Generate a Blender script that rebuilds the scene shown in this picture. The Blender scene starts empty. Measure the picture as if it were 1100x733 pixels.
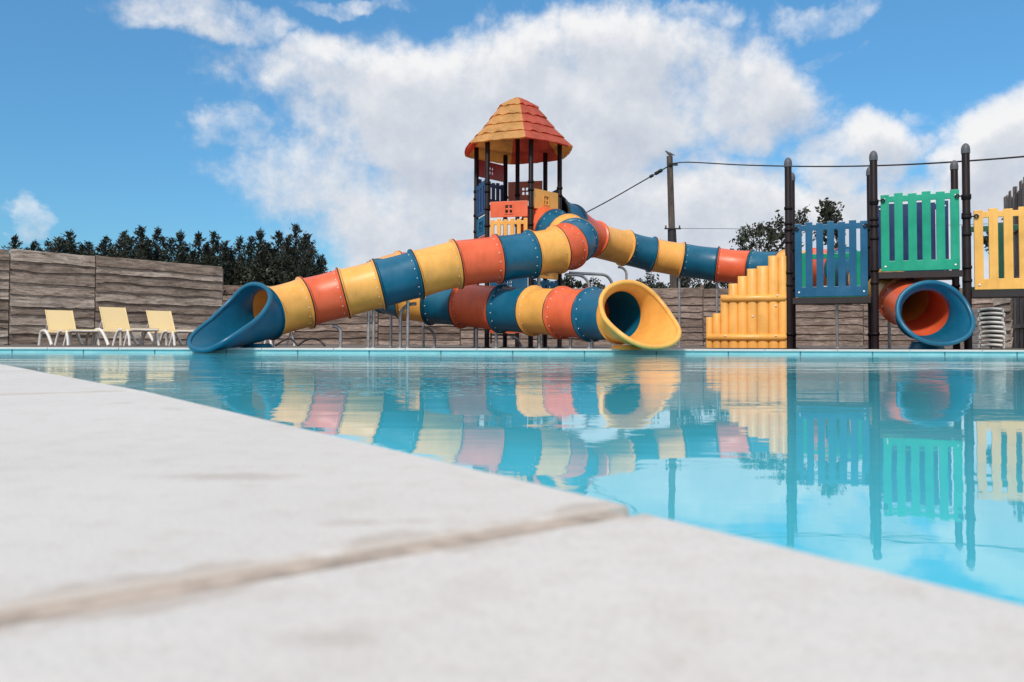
import bpy, bmesh, math, random
from mathutils import Vector, Matrix, noise as mnoise
random.seed(11)
R = math.radians
sc = bpy.context.scene
COL = sc.collection
# ------------------------------------------------------------------ camera
F = 850.0                      # focal length in photo pixels (photo is 1100 x 733)
HC = 0.087                     # lens height over the paving
PITCH, ROLL = R(1.6), R(0.15)
SHIFT = -(F*math.tan(PITCH) - 1.5)/1100.0      # puts the horizon at photo row 368
cam_d = bpy.data.cameras.new('camera'); cam = bpy.data.objects.new('camera', cam_d); COL.objects.link(cam)
cam_d.sensor_width = 36.0; cam_d.lens = F/1100*36; cam_d.shift_y = SHIFT
cam_d.clip_start = 0.02; cam_d.clip_end = 3000
CROT = Matrix.Rotation(R(90)+PITCH, 3, 'X') @ Matrix.Rotation(ROLL, 3, 'Z')
cam.location = (0, 0, HC); cam.rotation_euler = CROT.to_euler()
cam_d.dof.use_dof = True; cam_d.dof.focus_distance = 12.0; cam_d.dof.aperture_fstop = 9.0
sc.camera = cam
PPX, PPY = 550.0, 366.5 + SHIFT*1100.0
def ray(px, py):
    d = CROT @ Vector(((px-PPX)/F, (PPY-py)/F, -1.0))
    return d
def P(px, py, Y):               # the point at distance Y (metres) seen at a photo position
    d = ray(px, py); return Vector((0, 0, HC)) + d*(Y/d.y)
def G(px, py, z=0.0):           # the point of the plane z seen at a photo position
    d = ray(px, py); return Vector((0, 0, HC)) + d*((z-HC)/d.z)
def ZP(py, Y, px=550): return P(px, py, Y).z
# ------------------------------------------------------------------ materials
def mat(name):
    m = bpy.data.materials.new(name); m.use_nodes = True
    nt = m.node_tree; b = nt.nodes['Principled BSDF']
    return m, nt, b
def N(nt, t, **kw):
    n = nt.nodes.new(t)
    for k, v in kw.items(): setattr(n, k, v)
    return n
def noise_node(nt, vec, scale, detail=4, rough=0.55, dist=0.0):
    n = N(nt, 'ShaderNodeTexNoise'); n.inputs['Scale'].default_value = scale; n.inputs['Detail'].default_value = detail
    n.inputs['Roughness'].default_value = rough; n.inputs['Distortion'].default_value = dist
    if vec is not None: nt.links.new(vec, n.inputs['Vector'])
    return n
def ramp(nt, fac, stops):
    r = N(nt, 'ShaderNodeValToRGB'); el = r.color_ramp.elements
    while len(el) < len(stops): el.new(0.5)
    for e, (p, c) in zip(el, stops):
        e.position = p; e.color = (c[0], c[1], c[2], 1) if not isinstance(c, (int, float)) else (c, c, c, 1)
    nt.links.new(fac, r.inputs['Fac']); return r
def coords(nt, kind='Object', scale=None):
    t = N(nt, 'ShaderNodeTexCoord')
    o = t.outputs[kind]
    if scale:
        mp = N(nt, 'ShaderNodeMapping'); mp.inputs['Scale'].default_value = scale
        nt.links.new(o, mp.inputs['Vector']); o = mp.outputs['Vector']
    return o
def bump(nt, b, h, strength=0.3, dist=0.01):
    n = N(nt, 'ShaderNodeBump'); n.inputs['Strength'].default_value = strength; n.inputs['Distance'].default_value = dist
    nt.links.new(h, n.inputs['Height']); nt.links.new(n.outputs['Normal'], b.inputs['Normal']); return n
def plastic(name, c, rough=0.34, faded=None, wear=0.12):
    m, nt, b = mat(name)
    v = coords(nt)
    n1 = noise_node(nt, v, 2.2, 5, 0.6); n2 = noise_node(nt, v, 38, 4, 0.6)
    f = faded or tuple(min(1, x*1.12+0.012) for x in c)
    d = tuple(x*0.8 for x in c)
    r1 = ramp(nt, n1.outputs['Fac'], [(0.3, d), (0.5, c), (0.75, f)])
    # small scuffs and lime marks
    r2 = ramp(nt, n2.outputs['Fac'], [(0.62, 0.0), (0.74, wear)])
    mx = N(nt, 'ShaderNodeMix', data_type='RGBA'); nt.links.new(r2.outputs['Color'], mx.inputs['Factor'])
    nt.links.new(r1.outputs['Color'], mx.inputs['A']); mx.inputs['B'].default_value = (f[0]*0.8+0.06, f[1]*0.8+0.06, f[2]*0.8+0.06, 1)
    # rain streaks and grime
    n3 = noise_node(nt, coords(nt, 'Object', (16, 16, 1.4)), 1.0, 5, 0.65); r3 = ramp(nt, n3.outputs['Fac'], [(0.40, (0.70, 0.67, 0.64)), (0.54, 1.0)])
    mx3 = N(nt, 'ShaderNodeMix', data_type='RGBA', blend_type='MULTIPLY'); mx3.inputs['Factor'].default_value = 0.20
    nt.links.new(mx.outputs['Result'], mx3.inputs['A']); nt.links.new(r3.outputs['Color'], mx3.inputs['B'])
    nt.links.new(mx3.outputs['Result'], b.inputs['Base Color'])
    rr = ramp(nt, n1.outputs['Fac'], [(0.3, rough-0.06), (0.7, rough+0.12)])
    nt.links.new(rr.outputs['Color'], b.inputs['Roughness'])
    b.inputs['Specular IOR Level'].default_value = 0.5
    bump(nt, b, n1.outputs['Fac'], 0.10, 0.02)
    return m
def simple(name, c, rough=0.5, metallic=0.0, var=0.25, scale=12):
    m, nt, b = mat(name)
    n = noise_node(nt, coords(nt), scale, 5, 0.6)
    r = ramp(nt, n.outputs['Fac'], [(0.3, tuple(x*(1-var) for x in c)), (0.7, tuple(min(1, x*(1+var)) for x in c))])
    nt.links.new(r.outputs['Color'], b.inputs['Base Color']); b.inputs['Roughness'].default_value = rough
    b.inputs['Metallic'].default_value = metallic
    bump(nt, b, n.outputs['Fac'], 0.15, 0.01)
    return m
M = {}
M['red'] = plastic('red_plastic', (0.80, 0.135, 0.05))
M['blue'] = plastic('blue_plastic', (0.0005, 0.115, 0.215))
M['yellow'] = plastic('yellow_plastic', (0.88, 0.43, 0.095))
M['deepred'] = plastic('deep_red_plastic', (0.46, 0.045, 0.04))
M['orange'] = plastic('burnt_orange_plastic', (0.50, 0.13, 0.06))
M['navy'] = plastic('navy_plastic', (0.012, 0.035, 0.13))
M['steel_blue'] = plastic('steel_blue_plastic', (0.0006, 0.092, 0.20))
M['green'] = plastic('green_plastic', (0.003, 0.32, 0.19))
M['darkgreen'] = plastic('dark_green_plastic', (0.01, 0.09, 0.06))
M['grating'] = simple('brown_deck_coating', (0.022, 0.013, 0.014), 0.6)
M['post'] = plastic('brown_post_coating', (0.013, 0.007, 0.009), 0.5, None, 0.02)
M['post'].node_tree.nodes['Principled BSDF'].inputs['Specular IOR Level'].default_value = 0.2
M['cap'] = plastic('grey_cap_plastic', (0.10, 0.10, 0.115), 0.5)
M['steel'] = simple('galvanised_steel', (0.40, 0.41, 0.43), 0.45, 0.7)
M['bolt'] = simple('bolt_head', (0.72, 0.72, 0.72), 0.35, 0.2)
M['white'] = plastic('white_plastic', (0.74, 0.74, 0.73), 0.4)
M['mesh_yellow'] = simple('yellow_sling_fabric', (0.84, 0.67, 0.37), 0.8, 0, 0.06, 60)
M['rubber_and_shade'] = simple('black_rubber_and_shade', (0.012, 0.012, 0.013), 0.55)
M['wire'] = simple('wire_black', (0.02, 0.02, 0.022), 0.6)
M['bird'] = simple('bird_feathers', (0.09, 0.085, 0.08), 0.8, 0, 0.4, 30)
M['bark'] = simple('bark', (0.06, 0.045, 0.035), 0.9, 0, 0.4, 14)
def roof_mat(name, c):
    m, nt, b = mat(name)
    v = coords(nt); n1 = noise_node(nt, v, 4, 5, 0.65); n2 = noise_node(nt, coords(nt, 'Object', (30, 30, 5)), 1.0, 4, 0.6)
    r1 = ramp(nt, n1.outputs['Fac'], [(0.28, tuple(x*0.72 for x in c)), (0.5, c), (0.75, tuple(min(1, x*1.1+0.06) for x in c))])
    mx = N(nt, 'ShaderNodeMix', data_type='RGBA', blend_type='MULTIPLY'); mx.inputs['Factor'].default_value = 0.35
    nt.links.new(r1.outputs['Color'], mx.inputs['A']); r2 = ramp(nt, n2.outputs['Fac'], [(0.35, 0.55), (0.6, 1.0)])
    nt.links.new(r2.outputs['Color'], mx.inputs['B']); nt.links.new(mx.outputs['Result'], b.inputs['Base Color'])
    b.inputs['Roughness'].default_value = 0.5; bump(nt, b, n2.outputs['Fac'], 0.3, 0.01)
    tr = N(nt, 'ShaderNodeBsdfTranslucent'); nt.links.new(r1.outputs['Color'], tr.inputs['Color'])
    ms = N(nt, 'ShaderNodeMixShader'); ms.inputs[0].default_value = 0.5
    nt.links.new(b.outputs[0], ms.inputs[1]); nt.links.new(tr.outputs[0], ms.inputs[2]); nt.links.new(ms.outputs[0], nt.nodes['Material Output'].inputs['Surface'])
    return m
M['roof_yellow'] = roof_mat('roof_yellow', (0.84, 0.50, 0.18))
M['roof_red'] = roof_mat('roof_red', (0.76, 0.17, 0.10))
def leaf_mat(name, a, bb):
    m, nt, b = mat(name)
    at = N(nt, 'ShaderNodeAttribute', attribute_name='tint')
    r = ramp(nt, at.outputs['Fac'], [(0.0, a), (0.75, bb), (1.0, tuple(min(1, x*1.7) for x in bb))])
    nt.links.new(r.outputs['Color'], b.inputs['Base Color']); b.inputs['Roughness'].default_value = 0.55
    b.inputs['Specular IOR Level'].default_value = 0.35
    return m
M['needle'] = leaf_mat('conifer_needles', (0.014, 0.019, 0.015), (0.040, 0.050, 0.036))
M['shrub'] = leaf_mat('shrub_leaves', (0.022, 0.028, 0.020), (0.075, 0.085, 0.06))
M['leaf'] = leaf_mat('broad_leaves', (0.016, 0.022, 0.016), (0.045, 0.058, 0.035))
def timber(name, vertical=False, base=((0.16, 0.125, 0.11), (0.43, 0.37, 0.325), (0.64, 0.585, 0.53))):
    m, nt, b = mat(name)
    at = N(nt, 'ShaderNodeAttribute', attribute_name='tint')
    sc_ = (9, 9, 1.0) if vertical else (1.5, 9, 9)
    tc = N(nt, 'ShaderNodeTexCoord'); sep = N(nt, 'ShaderNodeVectorMath', operation='ADD')
    nt.links.new(tc.outputs['Object'], sep.inputs[0])
    mul = N(nt, 'ShaderNodeVectorMath', operation='SCALE'); mul.inputs[0].default_value = (17, 5, 9); nt.links.new(at.outputs['Fac'], mul.inputs['Scale'])
    nt.links.new(mul.outputs['Vector'], sep.inputs[1])
    mp = N(nt, 'ShaderNodeMapping'); mp.inputs['Scale'].default_value = sc_; nt.links.new(sep.outputs['Vector'], mp.inputs['Vector'])
    n1 = noise_node(nt, mp.outputs['Vector'], 1.6, 6, 0.65, 0.6); n2 = noise_node(nt, mp.outputs['Vector'], 7, 5, 0.6, 1.0)
    n3 = noise_node(nt, sep.outputs['Vector'], 1.1, 3, 0.5)
    r1 = ramp(nt, n1.outputs['Fac'], [(0.3, base[0]), (0.5, base[1]), (0.68, base[2])])
    mx = N(nt, 'ShaderNodeMix', data_type='RGBA', blend_type='MULTIPLY'); mx.inputs['Factor'].default_value = 0.8
    r2 = ramp(nt, n2.outputs['Fac'], [(0.34, 0.38), (0.58, 1.0)])
    nt.links.new(r1.outputs['Color'], mx.inputs['A']); nt.links.new(r2.outputs['Color'], mx.inputs['B'])
    mx2 = N(nt, 'ShaderNodeMix', data_type='RGBA', blend_type='MULTIPLY'); mx2.inputs['Factor'].default_value = 1
    r3 = ramp(nt, at.outputs['Fac'], [(0.0, (0.62, 0.56, 0.52)), (0.5, (0.98, 0.94, 0.90)), (1.0, (1.28, 1.26, 1.24))])
    nt.links.new(mx.outputs['Result'], mx2.inputs['A']); nt.links.new(r3.outputs['Color'], mx2.inputs['B'])
    mx3 = N(nt, 'ShaderNodeMix', data_type='RGBA', blend_type='MULTIPLY'); mx3.inputs['Factor'].default_value = 0.6
    r4 = ramp(nt, n3.outputs['Fac'], [(0.32, 0.45), (0.55, 1.0)])
    nt.links.new(mx2.outputs['Result'], mx3.inputs['A']); nt.links.new(r4.outputs['Color'], mx3.inputs['B'])
    vo = N(nt, 'ShaderNodeTexVoronoi'); vo.inputs['Scale'].default_value = 1.0
    mpk = N(nt, 'ShaderNodeMapping'); mpk.inputs['Scale'].default_value = (6, 6, 1.6) if vertical else (1.6, 6, 6); nt.links.new(sep.outputs['Vector'], mpk.inputs['Vector']); nt.links.new(mpk.outputs['Vector'], vo.inputs['Vector'])
    kr = ramp(nt, vo.outputs['Distance'], [(0.04, (0.32, 0.24, 0.2)), (0.13, (0.75, 0.70, 0.66)), (0.2, 1.0)])
    mx4 = N(nt, 'ShaderNodeMix', data_type='RGBA', blend_type='MULTIPLY'); mx4.inputs['Factor'].default_value = 0.9
    nt.links.new(mx3.outputs['Result'], mx4.inputs['A']); nt.links.new(kr.outputs['Color'], mx4.inputs['B'])
    nt.links.new(mx4.outputs['Result'], b.inputs['Base Color']); b.inputs['Roughness'].default_value = 0.85
    bump(nt, b, n2.outputs['Fac'], 0.5, 0.012)
    return m
M['timber'] = timber('weathered_timber')
M['timber_dark'] = timber('weathered_timber_dark', base=((0.10, 0.075, 0.065), (0.26, 0.20, 0.175), (0.42, 0.35, 0.31)))
M['timber_v'] = timber('weathered_boards', True, ((0.12, 0.10, 0.095), (0.24, 0.21, 0.20), (0.36, 0.34, 0.32)))
M['pole'] = timber('pole_timber', True, ((0.06, 0.05, 0.045), (0.12, 0.10, 0.09), (0.19, 0.165, 0.15)))
def paving_mat(joint=None):
    m, nt, b = mat('pale_stone_paving')
    v = coords(nt)
    n1 = noise_node(nt, v, 2.6, 6, 0.6); n2 = noise_node(nt, v, 30, 7, 0.7); n3 = noise_node(nt, v, 420, 3, 0.7)
    n4 = noise_node(nt, v, 9.0, 6, 0.6, 1.2)
    r1 = ramp(nt, n1.outputs['Fac'], [(0.3, (0.625, 0.60, 0.575)), (0.55, (0.675, 0.655, 0.63)), (0.75, (0.71, 0.695, 0.675))])
    r2 = ramp(nt, n2.outputs['Fac'], [(0.36, (0.93, 0.915, 0.895)), (0.5, 1.0)])
    r4 = ramp(nt, n4.outputs['Fac'], [(0.27, (0.84, 0.80, 0.75)), (0.36, 1.0)])
    r3 = ramp(nt, n3.outputs['Fac'], [(0.36, 0.86), (0.52, 1.0)])
    cur = r1.outputs['Color']
    def mul(cur, col):
        mx = N(nt, 'ShaderNodeMix', data_type='RGBA', blend_type='MULTIPLY'); mx.inputs['Factor'].default_value = 1
        nt.links.new(cur, mx.inputs['A']); nt.links.new(col, mx.inputs['B']); return mx.outputs['Result']
    for r in (r2, r4, r3): cur = mul(cur, r.outputs['Color'])
    if joint:
        o, ee, L, st = joint
        def M2(op, a_, b_=None):
            n = N(nt, 'ShaderNodeMath', operation=op)
            for i, q in enumerate((a_, b_)):
                if q is None: continue
                if isinstance(q, (int, float)): n.inputs[i].default_value = q
                else: nt.links.new(q, n.inputs[i])
            return n.outputs[0]
        sub = N(nt, 'ShaderNodeVectorMath', operation='SUBTRACT'); nt.links.new(v, sub.inputs[0]); sub.inputs[1].default_value = o
        dt = N(nt, 'ShaderNodeVectorMath', operation='DOT_PRODUCT'); nt.links.new(sub.outputs[0], dt.inputs[0]); dt.inputs[1].default_value = ee
        # sand trodden out of the joints over the slab margins
        d_ = M2('ABSOLUTE', M2('SUBTRACT', M2('MULTIPLY', M2('FRACT', M2('ADD', M2('DIVIDE', M2('SUBTRACT', dt.outputs['Value'], 0.008), L), 20.5)), L), L/2))
        nn = noise_node(nt, v, 55, 5, 0.65); n5 = noise_node(nt, v, 14, 3, 0.5)
        lim = M2('ADD', M2('MULTIPLY', M2('SUBTRACT', n5.outputs['Fac'], 0.38), 0.075), M2('MULTIPLY', M2('SUBTRACT', nn.outputs['Fac'], 0.5), 0.03))
        f = N(nt, 'ShaderNodeMapRange', interpolation_type='SMOOTHSTEP'); f.inputs['From Min'].default_value = 0.008; f.inputs['From Max'].default_value = -0.006; f.inputs['To Max'].default_value = 0.6
        nt.links.new(M2('SUBTRACT', M2('SUBTRACT', d_, 0.008), lim), f.inputs['Value'])
        mx = N(nt, 'ShaderNodeMix', data_type='RGBA'); nt.links.new(f.outputs['Result'], mx.inputs['Factor']); nt.links.new(cur, mx.inputs['A']); mx.inputs['B'].default_value = (0.44, 0.375, 0.32, 1); cur = mx.outputs['Result']
        for (p, sx_, sy_, k) in st:           # old stains with a shape of their own
            s1 = N(nt, 'ShaderNodeVectorMath', operation='SUBTRACT'); nt.links.new(v, s1.inputs[0]); s1.inputs[1].default_value = p
            s2 = N(nt, 'ShaderNodeVectorMath', operation='MULTIPLY'); nt.links.new(s1.outputs[0], s2.inputs[0]); s2.inputs[1].default_value = (1/sx_, 1/sy_, 0)
            ln = N(nt, 'ShaderNodeVectorMath', operation='LENGTH'); nt.links.new(s2.outputs[0], ln.inputs[0])
            g_ = N(nt, 'ShaderNodeMapRange', interpolation_type='SMOOTHSTEP'); g_.inputs['From Min'].default_value = 1.1; g_.inputs['From Max'].default_value = 0.3; g_.inputs['To Max'].default_value = k
            nt.links.new(M2('ADD', ln.outputs['Value'], M2('MULTIPLY', M2('SUBTRACT', nn.outputs['Fac'], 0.5), 1.6)), g_.inputs['Value'])
            mx = N(nt, 'ShaderNodeMix', data_type='RGBA'); nt.links.new(g_.outputs['Result'], mx.inputs['Factor']); nt.links.new(cur, mx.inputs['A']); mx.inputs['B'].default_value = (0.42, 0.37, 0.32, 1); cur = mx.outputs['Result']
    nt.links.new(cur, b.inputs['Base Color']); b.inputs['Roughness'].default_value = 0.6
    add = N(nt, 'ShaderNodeMath', operation='MULTIPLY_ADD'); nt.links.new(n3.outputs['Fac'], add.inputs[0]); add.inputs[1].default_value = 0.15
    nt.links.new(n2.outputs['Fac'], add.inputs[2]); bump(nt, b, add.outputs[0], 0.35, 0.004)
    return m
M['paving'] = paving_mat()
M['ground'] = simple('sandy_ground', (0.15, 0.12, 0.105), 0.9, 0, 0.3, 9)
M['mortar'] = simple('sandy_joint_mortar', (0.42, 0.355, 0.305), 0.9, 0, 0.4, 40)
def liner_mat():
    m, nt, b = mat('pool_liner')
    n = noise_node(nt, coords(nt), 3.0, 5, 0.6)
    r = ramp(nt, n.outputs['Fac'], [(0.3, (0.24, 0.52, 0.56)), (0.7, (0.34, 0.64, 0.66))])
    br = N(nt, 'ShaderNodeTexBrick'); br.offset = 0.0
    nt.links.new(coords(nt), br.inputs['Vector'])
    nt.links.new(r.outputs['Color'], b.inputs['Base Color']); b.inputs['Roughness'].default_value = 0.35
    nt.nodes.remove(br)
    sp = N(nt, 'ShaderNodeSeparateXYZ'); nt.links.new(coords(nt), sp.inputs[0])
    fr = N(nt, 'ShaderNodeMath', operation='FRACT'); nt.links.new(sp.outputs['X'], fr.inputs[0])
    lt = N(nt, 'ShaderNodeMath', operation='LESS_THAN'); nt.links.new(fr.outputs[0], lt.inputs[0]); lt.inputs[1].default_value = 0.02
    mx = N(nt, 'ShaderNodeMix', data_type='RGBA'); nt.links.new(lt.outputs[0], mx.inputs['Factor']); nt.links.new(r.outputs['Color'], mx.inputs['A']); mx.inputs['B'].default_value = (0.06, 0.20, 0.22, 1)
    nt.links.new(mx.outputs['Result'], b.inputs['Base Color'])
    return m
M['liner'] = liner_mat()
def water_mat():
    m, nt, b = mat('pool_water')
    tc = coords(nt)
    n0 = noise_node(nt, tc, 0.7, 3, 0.5)
    r = ramp(nt, n0.outputs['Fac'], [(0.3, (0.06, 0.52, 0.67)), (0.7, (0.10, 0.58, 0.72))])
    nt.links.new(r.outputs['Color'], b.inputs['Base Color'])
    b.inputs['Roughness'].default_value = 0.012; b.inputs['IOR'].default_value = 1.56
    # long low swell crossed by finer ripples; a patch of chop below the slide outlets
    w1 = noise_node(nt, coords(nt, 'Object', (0.9, 2.0, 1)), 1.3, 2, 0.5, 0.3)
    w2 = noise_node(nt, coords(nt, 'Object', (1.0, 2.6, 1)), 5.5, 3, 0.5, 0.2)
    w3 = noise_node(nt, coords(nt, 'Object', (1.0, 1.6, 1)), 26, 2, 0.5)
    pm = noise_node(nt, tc, 0.55, 2, 0.5)
    geo = N(nt, 'ShaderNodeSeparateXYZ'); nt.links.new(tc, geo.inputs[0])
    far = N(nt, 'ShaderNodeMapRange'); far.inputs['From Min'].default_value = 2.2; far.inputs['From Max'].default_value = 6.5
    far.inputs['To Min'].default_value = 0.09; far.inputs['To Max'].default_value = 1.0
    nt.links.new(geo.outputs['Y'], far.inputs['Value'])
    s1 = N(nt, 'ShaderNodeMath', operation='MULTIPLY'); nt.links.new(w1.outputs['Fac'], s1.inputs[0]); s1.inputs[1].default_value = 0.030
    s2 = N(nt, 'ShaderNodeMath', operation='MULTIPLY_ADD'); nt.links.new(w2.outputs['Fac'], s2.inputs[0]); s2.inputs[1].default_value = 0.0052
    nt.links.new(s1.outputs[0], s2.inputs[2])
    pr = ramp(nt, pm.outputs['Fac'], [(0.5, 0.0), (0.68, 1.0)])
    s3 = N(nt, 'ShaderNodeMath', operation='MULTIPLY'); nt.links.new(w3.outputs['Fac'], s3.inputs[0]); nt.links.new(pr.outputs['Color'], s3.inputs[1])
    s4 = N(nt, 'ShaderNodeMath', operation='MULTIPLY_ADD'); nt.links.new(s3.outputs[0], s4.inputs[0]); s4.inputs[1].default_value = 0.0028
    nt.links.new(s2.outputs[0], s4.inputs[2])
    # a patch of small chop where the slide water lands
    q1 = N(nt, 'ShaderNodeVectorMath', operation='SUBTRACT'); nt.links.new(tc, q1.inputs[0]); q1.inputs[1].default_value = (-0.45, 3.0, 0)
    q2 = N(nt, 'ShaderNodeVectorMath', operation='MULTIPLY'); nt.links.new(q1.outputs[0], q2.inputs[0]); q2.inputs[1].default_value = (1/1.0, 1/0.75, 0)
    q3 = N(nt, 'ShaderNodeVectorMath', operation='LENGTH'); nt.links.new(q2.outputs[0], q3.inputs[0])
    q4 = N(nt, 'ShaderNodeMapRange', interpolation_type='SMOOTHSTEP'); q4.inputs['From Min'].default_value = 1.0; q4.inputs['From Max'].default_value = 0.2; q4.inputs['To Max'].default_value = 1.0; nt.links.new(q3.outputs['Value'], q4.inputs['Value'])
    w5 = noise_node(nt, tc, 34, 2, 0.5); w5r = ramp(nt, w5.outputs['Fac'], [(0.60, 0.0), (0.72, 1.0)])
    q5 = N(nt, 'ShaderNodeMath', operation='MULTIPLY'); nt.links.new(w5r.outputs['Color'], q5.inputs[0]); nt.links.new(q4.outputs['Result'], q5.inputs[1])
    q6 = N(nt, 'ShaderNodeMath', operation='MULTIPLY'); nt.links.new(q5.outputs[0], q6.inputs[0]); q6.inputs[1].default_value = 0.03
    s5 = N(nt, 'ShaderNodeMath', operation='MULTIPLY'); nt.links.new(s4.outputs[0], s5.inputs[0]); nt.links.new(far.outputs['Result'], s5.inputs[1])
    bn = N(nt, 'ShaderNodeBump'); bn.inputs['Strength'].default_value = 0.55; bn.inputs['Distance'].default_value = 1.0
    s6 = N(nt, 'ShaderNodeMath', operation='ADD'); nt.links.new(s5.outputs[0], s6.inputs[0]); nt.links.new(q6.outputs[0], s6.inputs[1])
    nt.links.new(s6.outputs[0], bn.inputs['Height']); nt.links.new(bn.outputs['Normal'], b.inputs['Normal'])
    return m
M['water'] = water_mat()
# ------------------------------------------------------------------ builders
def tag(o, label=None, cat=None, group=None, kind=None):
    if label: o['label'] = label
    if cat: o['category'] = cat
    if group: o['group'] = group
    if kind: o['kind'] = kind
    return o
def empty(name, loc=(0, 0, 0), rz=0.0):
    o = bpy.data.objects.new(name, None); COL.objects.link(o); o.location = loc; o.rotation_euler = (0, 0, rz)
    o.empty_display_size = 0.2
    return o
def link(name, me, parent=None):
    o = bpy.data.objects.new(name, me); COL.objects.link(o)
    if parent: o.parent = parent
    return o
class MB:
    def __init__(s): s.v = []; s.f = []; s.mi = []; s.sm = []; s.t = []
    def add(s, vs, fs, mi=0, smooth=False, tint=0.5):
        k = len(s.v); s.v += [tuple(x) for x in vs]
        for f in fs: s.f.append([k+i for i in f]); s.mi.append(mi); s.sm.append(smooth); s.t.append(tint)
    def box(s, c, size, mi=0, rot=None, tint=0.5):
        hx, hy, hz = size[0]/2, size[1]/2, size[2]/2
        vs = [Vector((x, y, z)) for x in (-hx, hx) for y in (-hy, hy) for z in (-hz, hz)]
        if rot is not None: vs = [rot @ v for v in vs]
        c = Vector(c); s.add([v+c for v in vs], [(0, 1, 3, 2), (4, 6, 7, 5), (0, 4, 5, 1), (2, 3, 7, 6), (0, 2, 6, 4), (1, 5, 7, 3)], mi, False, tint)
    def tube(s, pts, r, n=10, mi=0, caps=True, smooth=True):
        pts = [Vector(p) for p in pts]; rs = r if isinstance(r, (list, tuple)) else [r]*len(pts)
        rings = []; ref = None
        for i, p in enumerate(pts):
            t = (pts[min(i+1, len(pts)-1)] - pts[max(i-1, 0)]).normalized()
            if ref is None:
                ref = Vector((0, 0, 1)) if abs(t.z) < 0.9 else Vector((1, 0, 0))
            a = (ref - t*ref.dot(t)).normalized(); b = t.cross(a); ref = a
            rings.append([p + (a*math.cos(2*math.pi*k/n) + b*math.sin(2*math.pi*k/n))*rs[i] for k in range(n)])
        vs = [v for rg in rings for v in rg]; fs = []
        for i in range(len(pts)-1):
            for k in range(n): fs.append((i*n+k, i*n+(k+1) % n, (i+1)*n+(k+1) % n, (i+1)*n+k))
        s.add(vs, fs, mi, smooth)
        if caps:
            s.add(rings[0], [tuple(reversed(range(n)))], mi); s.add(rings[-1], [tuple(range(n))], mi)
    def lathe(s, prof, c=(0, 0, 0), n=16, mi=0, axis=None):
        c = Vector(c); vs = []; fs = []
        q = Vector((0, 0, 1)).rotation_difference(Vector(axis)).to_matrix() if axis is not None else None
        for (r, z) in prof:
            for k in range(n):
                v = Vector((r*math.cos(2*math.pi*k/n), r*math.sin(2*math.pi*k/n), z))
                vs.append(c + (q @ v if q else v))
        for i in range(len(prof)-1):
            for k in range(n): fs.append((i*n+k, i*n+(k+1) % n, (i+1)*n+(k+1) % n, (i+1)*n+k))
        s.add(vs, fs, mi, True)
    def build(s, name, mats, parent=None, merge=False, bevel=0.0, fix=True):
        me = bpy.data.meshes.new(name); me.from_pydata(s.v, [], s.f)
        if not isinstance(mats, (list, tuple)): mats = [mats]
        for m in mats: me.materials.append(m)
        me.polygons.foreach_set('material_index', s.mi); me.polygons.foreach_set('use_smooth', s.sm)
        a = me.attributes.new('tint', 'FLOAT', 'FACE'); a.data.foreach_set('value', s.t)
        if merge or bevel or fix:
            bm = bmesh.new(); bm.from_mesh(me)
            if merge or bevel: bmesh.ops.remove_doubles(bm, verts=bm.verts, dist=1e-5)
            if bevel:
                bmesh.ops.dissolve_limit(bm, angle_limit=0.01, verts=bm.verts, edges=bm.edges)
                es = [e for e in bm.edges if len(e.link_faces) == 2 and e.calc_face_angle(0) > 0.5]
                bmesh.ops.bevel(bm, geom=es, offset=bevel, segments=2, affect='EDGES', profile=0.6, clamp_overlap=True)
            bmesh.ops.recalc_face_normals(bm, faces=bm.faces)
            bm.to_mesh(me); bm.free()
        me.update()
        return link(name, me, parent)
def plate(mb, xs, zs, solid, y0, y1):
    """A flat plate with real openings: only the outer faces of the solid cells are made (faces -Y / +Y)."""
    nx, nz = len(xs)-1, len(zs)-1
    S = lambda i, j: 0 <= i < nx and 0 <= j < nz and solid(i, j)
    for i in range(nx):
        for j in range(nz):
            if not S(i, j): continue
            a, b, c, d = xs[i], xs[i+1], zs[j], zs[j+1]
            mb.add([(a, y0, c), (b, y0, c), (b, y0, d), (a, y0, d)], [(0, 1, 2, 3)])
            mb.add([(a, y1, c), (b, y1, c), (b, y1, d), (a, y1, d)], [(3, 2, 1, 0)])
            if not S(i-1, j): mb.add([(a, y0, c), (a, y1, c), (a, y1, d), (a, y0, d)], [(3, 2, 1, 0)])
            if not S(i+1, j): mb.add([(b, y0, c), (b, y1, c), (b, y1, d), (b, y0, d)], [(0, 1, 2, 3)])
            if not S(i, j-1): mb.add([(a, y0, c), (b, y0, c), (b, y1, c), (a, y1, c)], [(3, 2, 1, 0)])
            if not S(i, j+1): mb.add([(a, y0, d), (b, y0, d), (b, y1, d), (a, y1, d)], [(0, 1, 2, 3)])
def place(o, loc, rz): o.location = loc; o.rotation_euler = (0, 0, rz)
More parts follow.
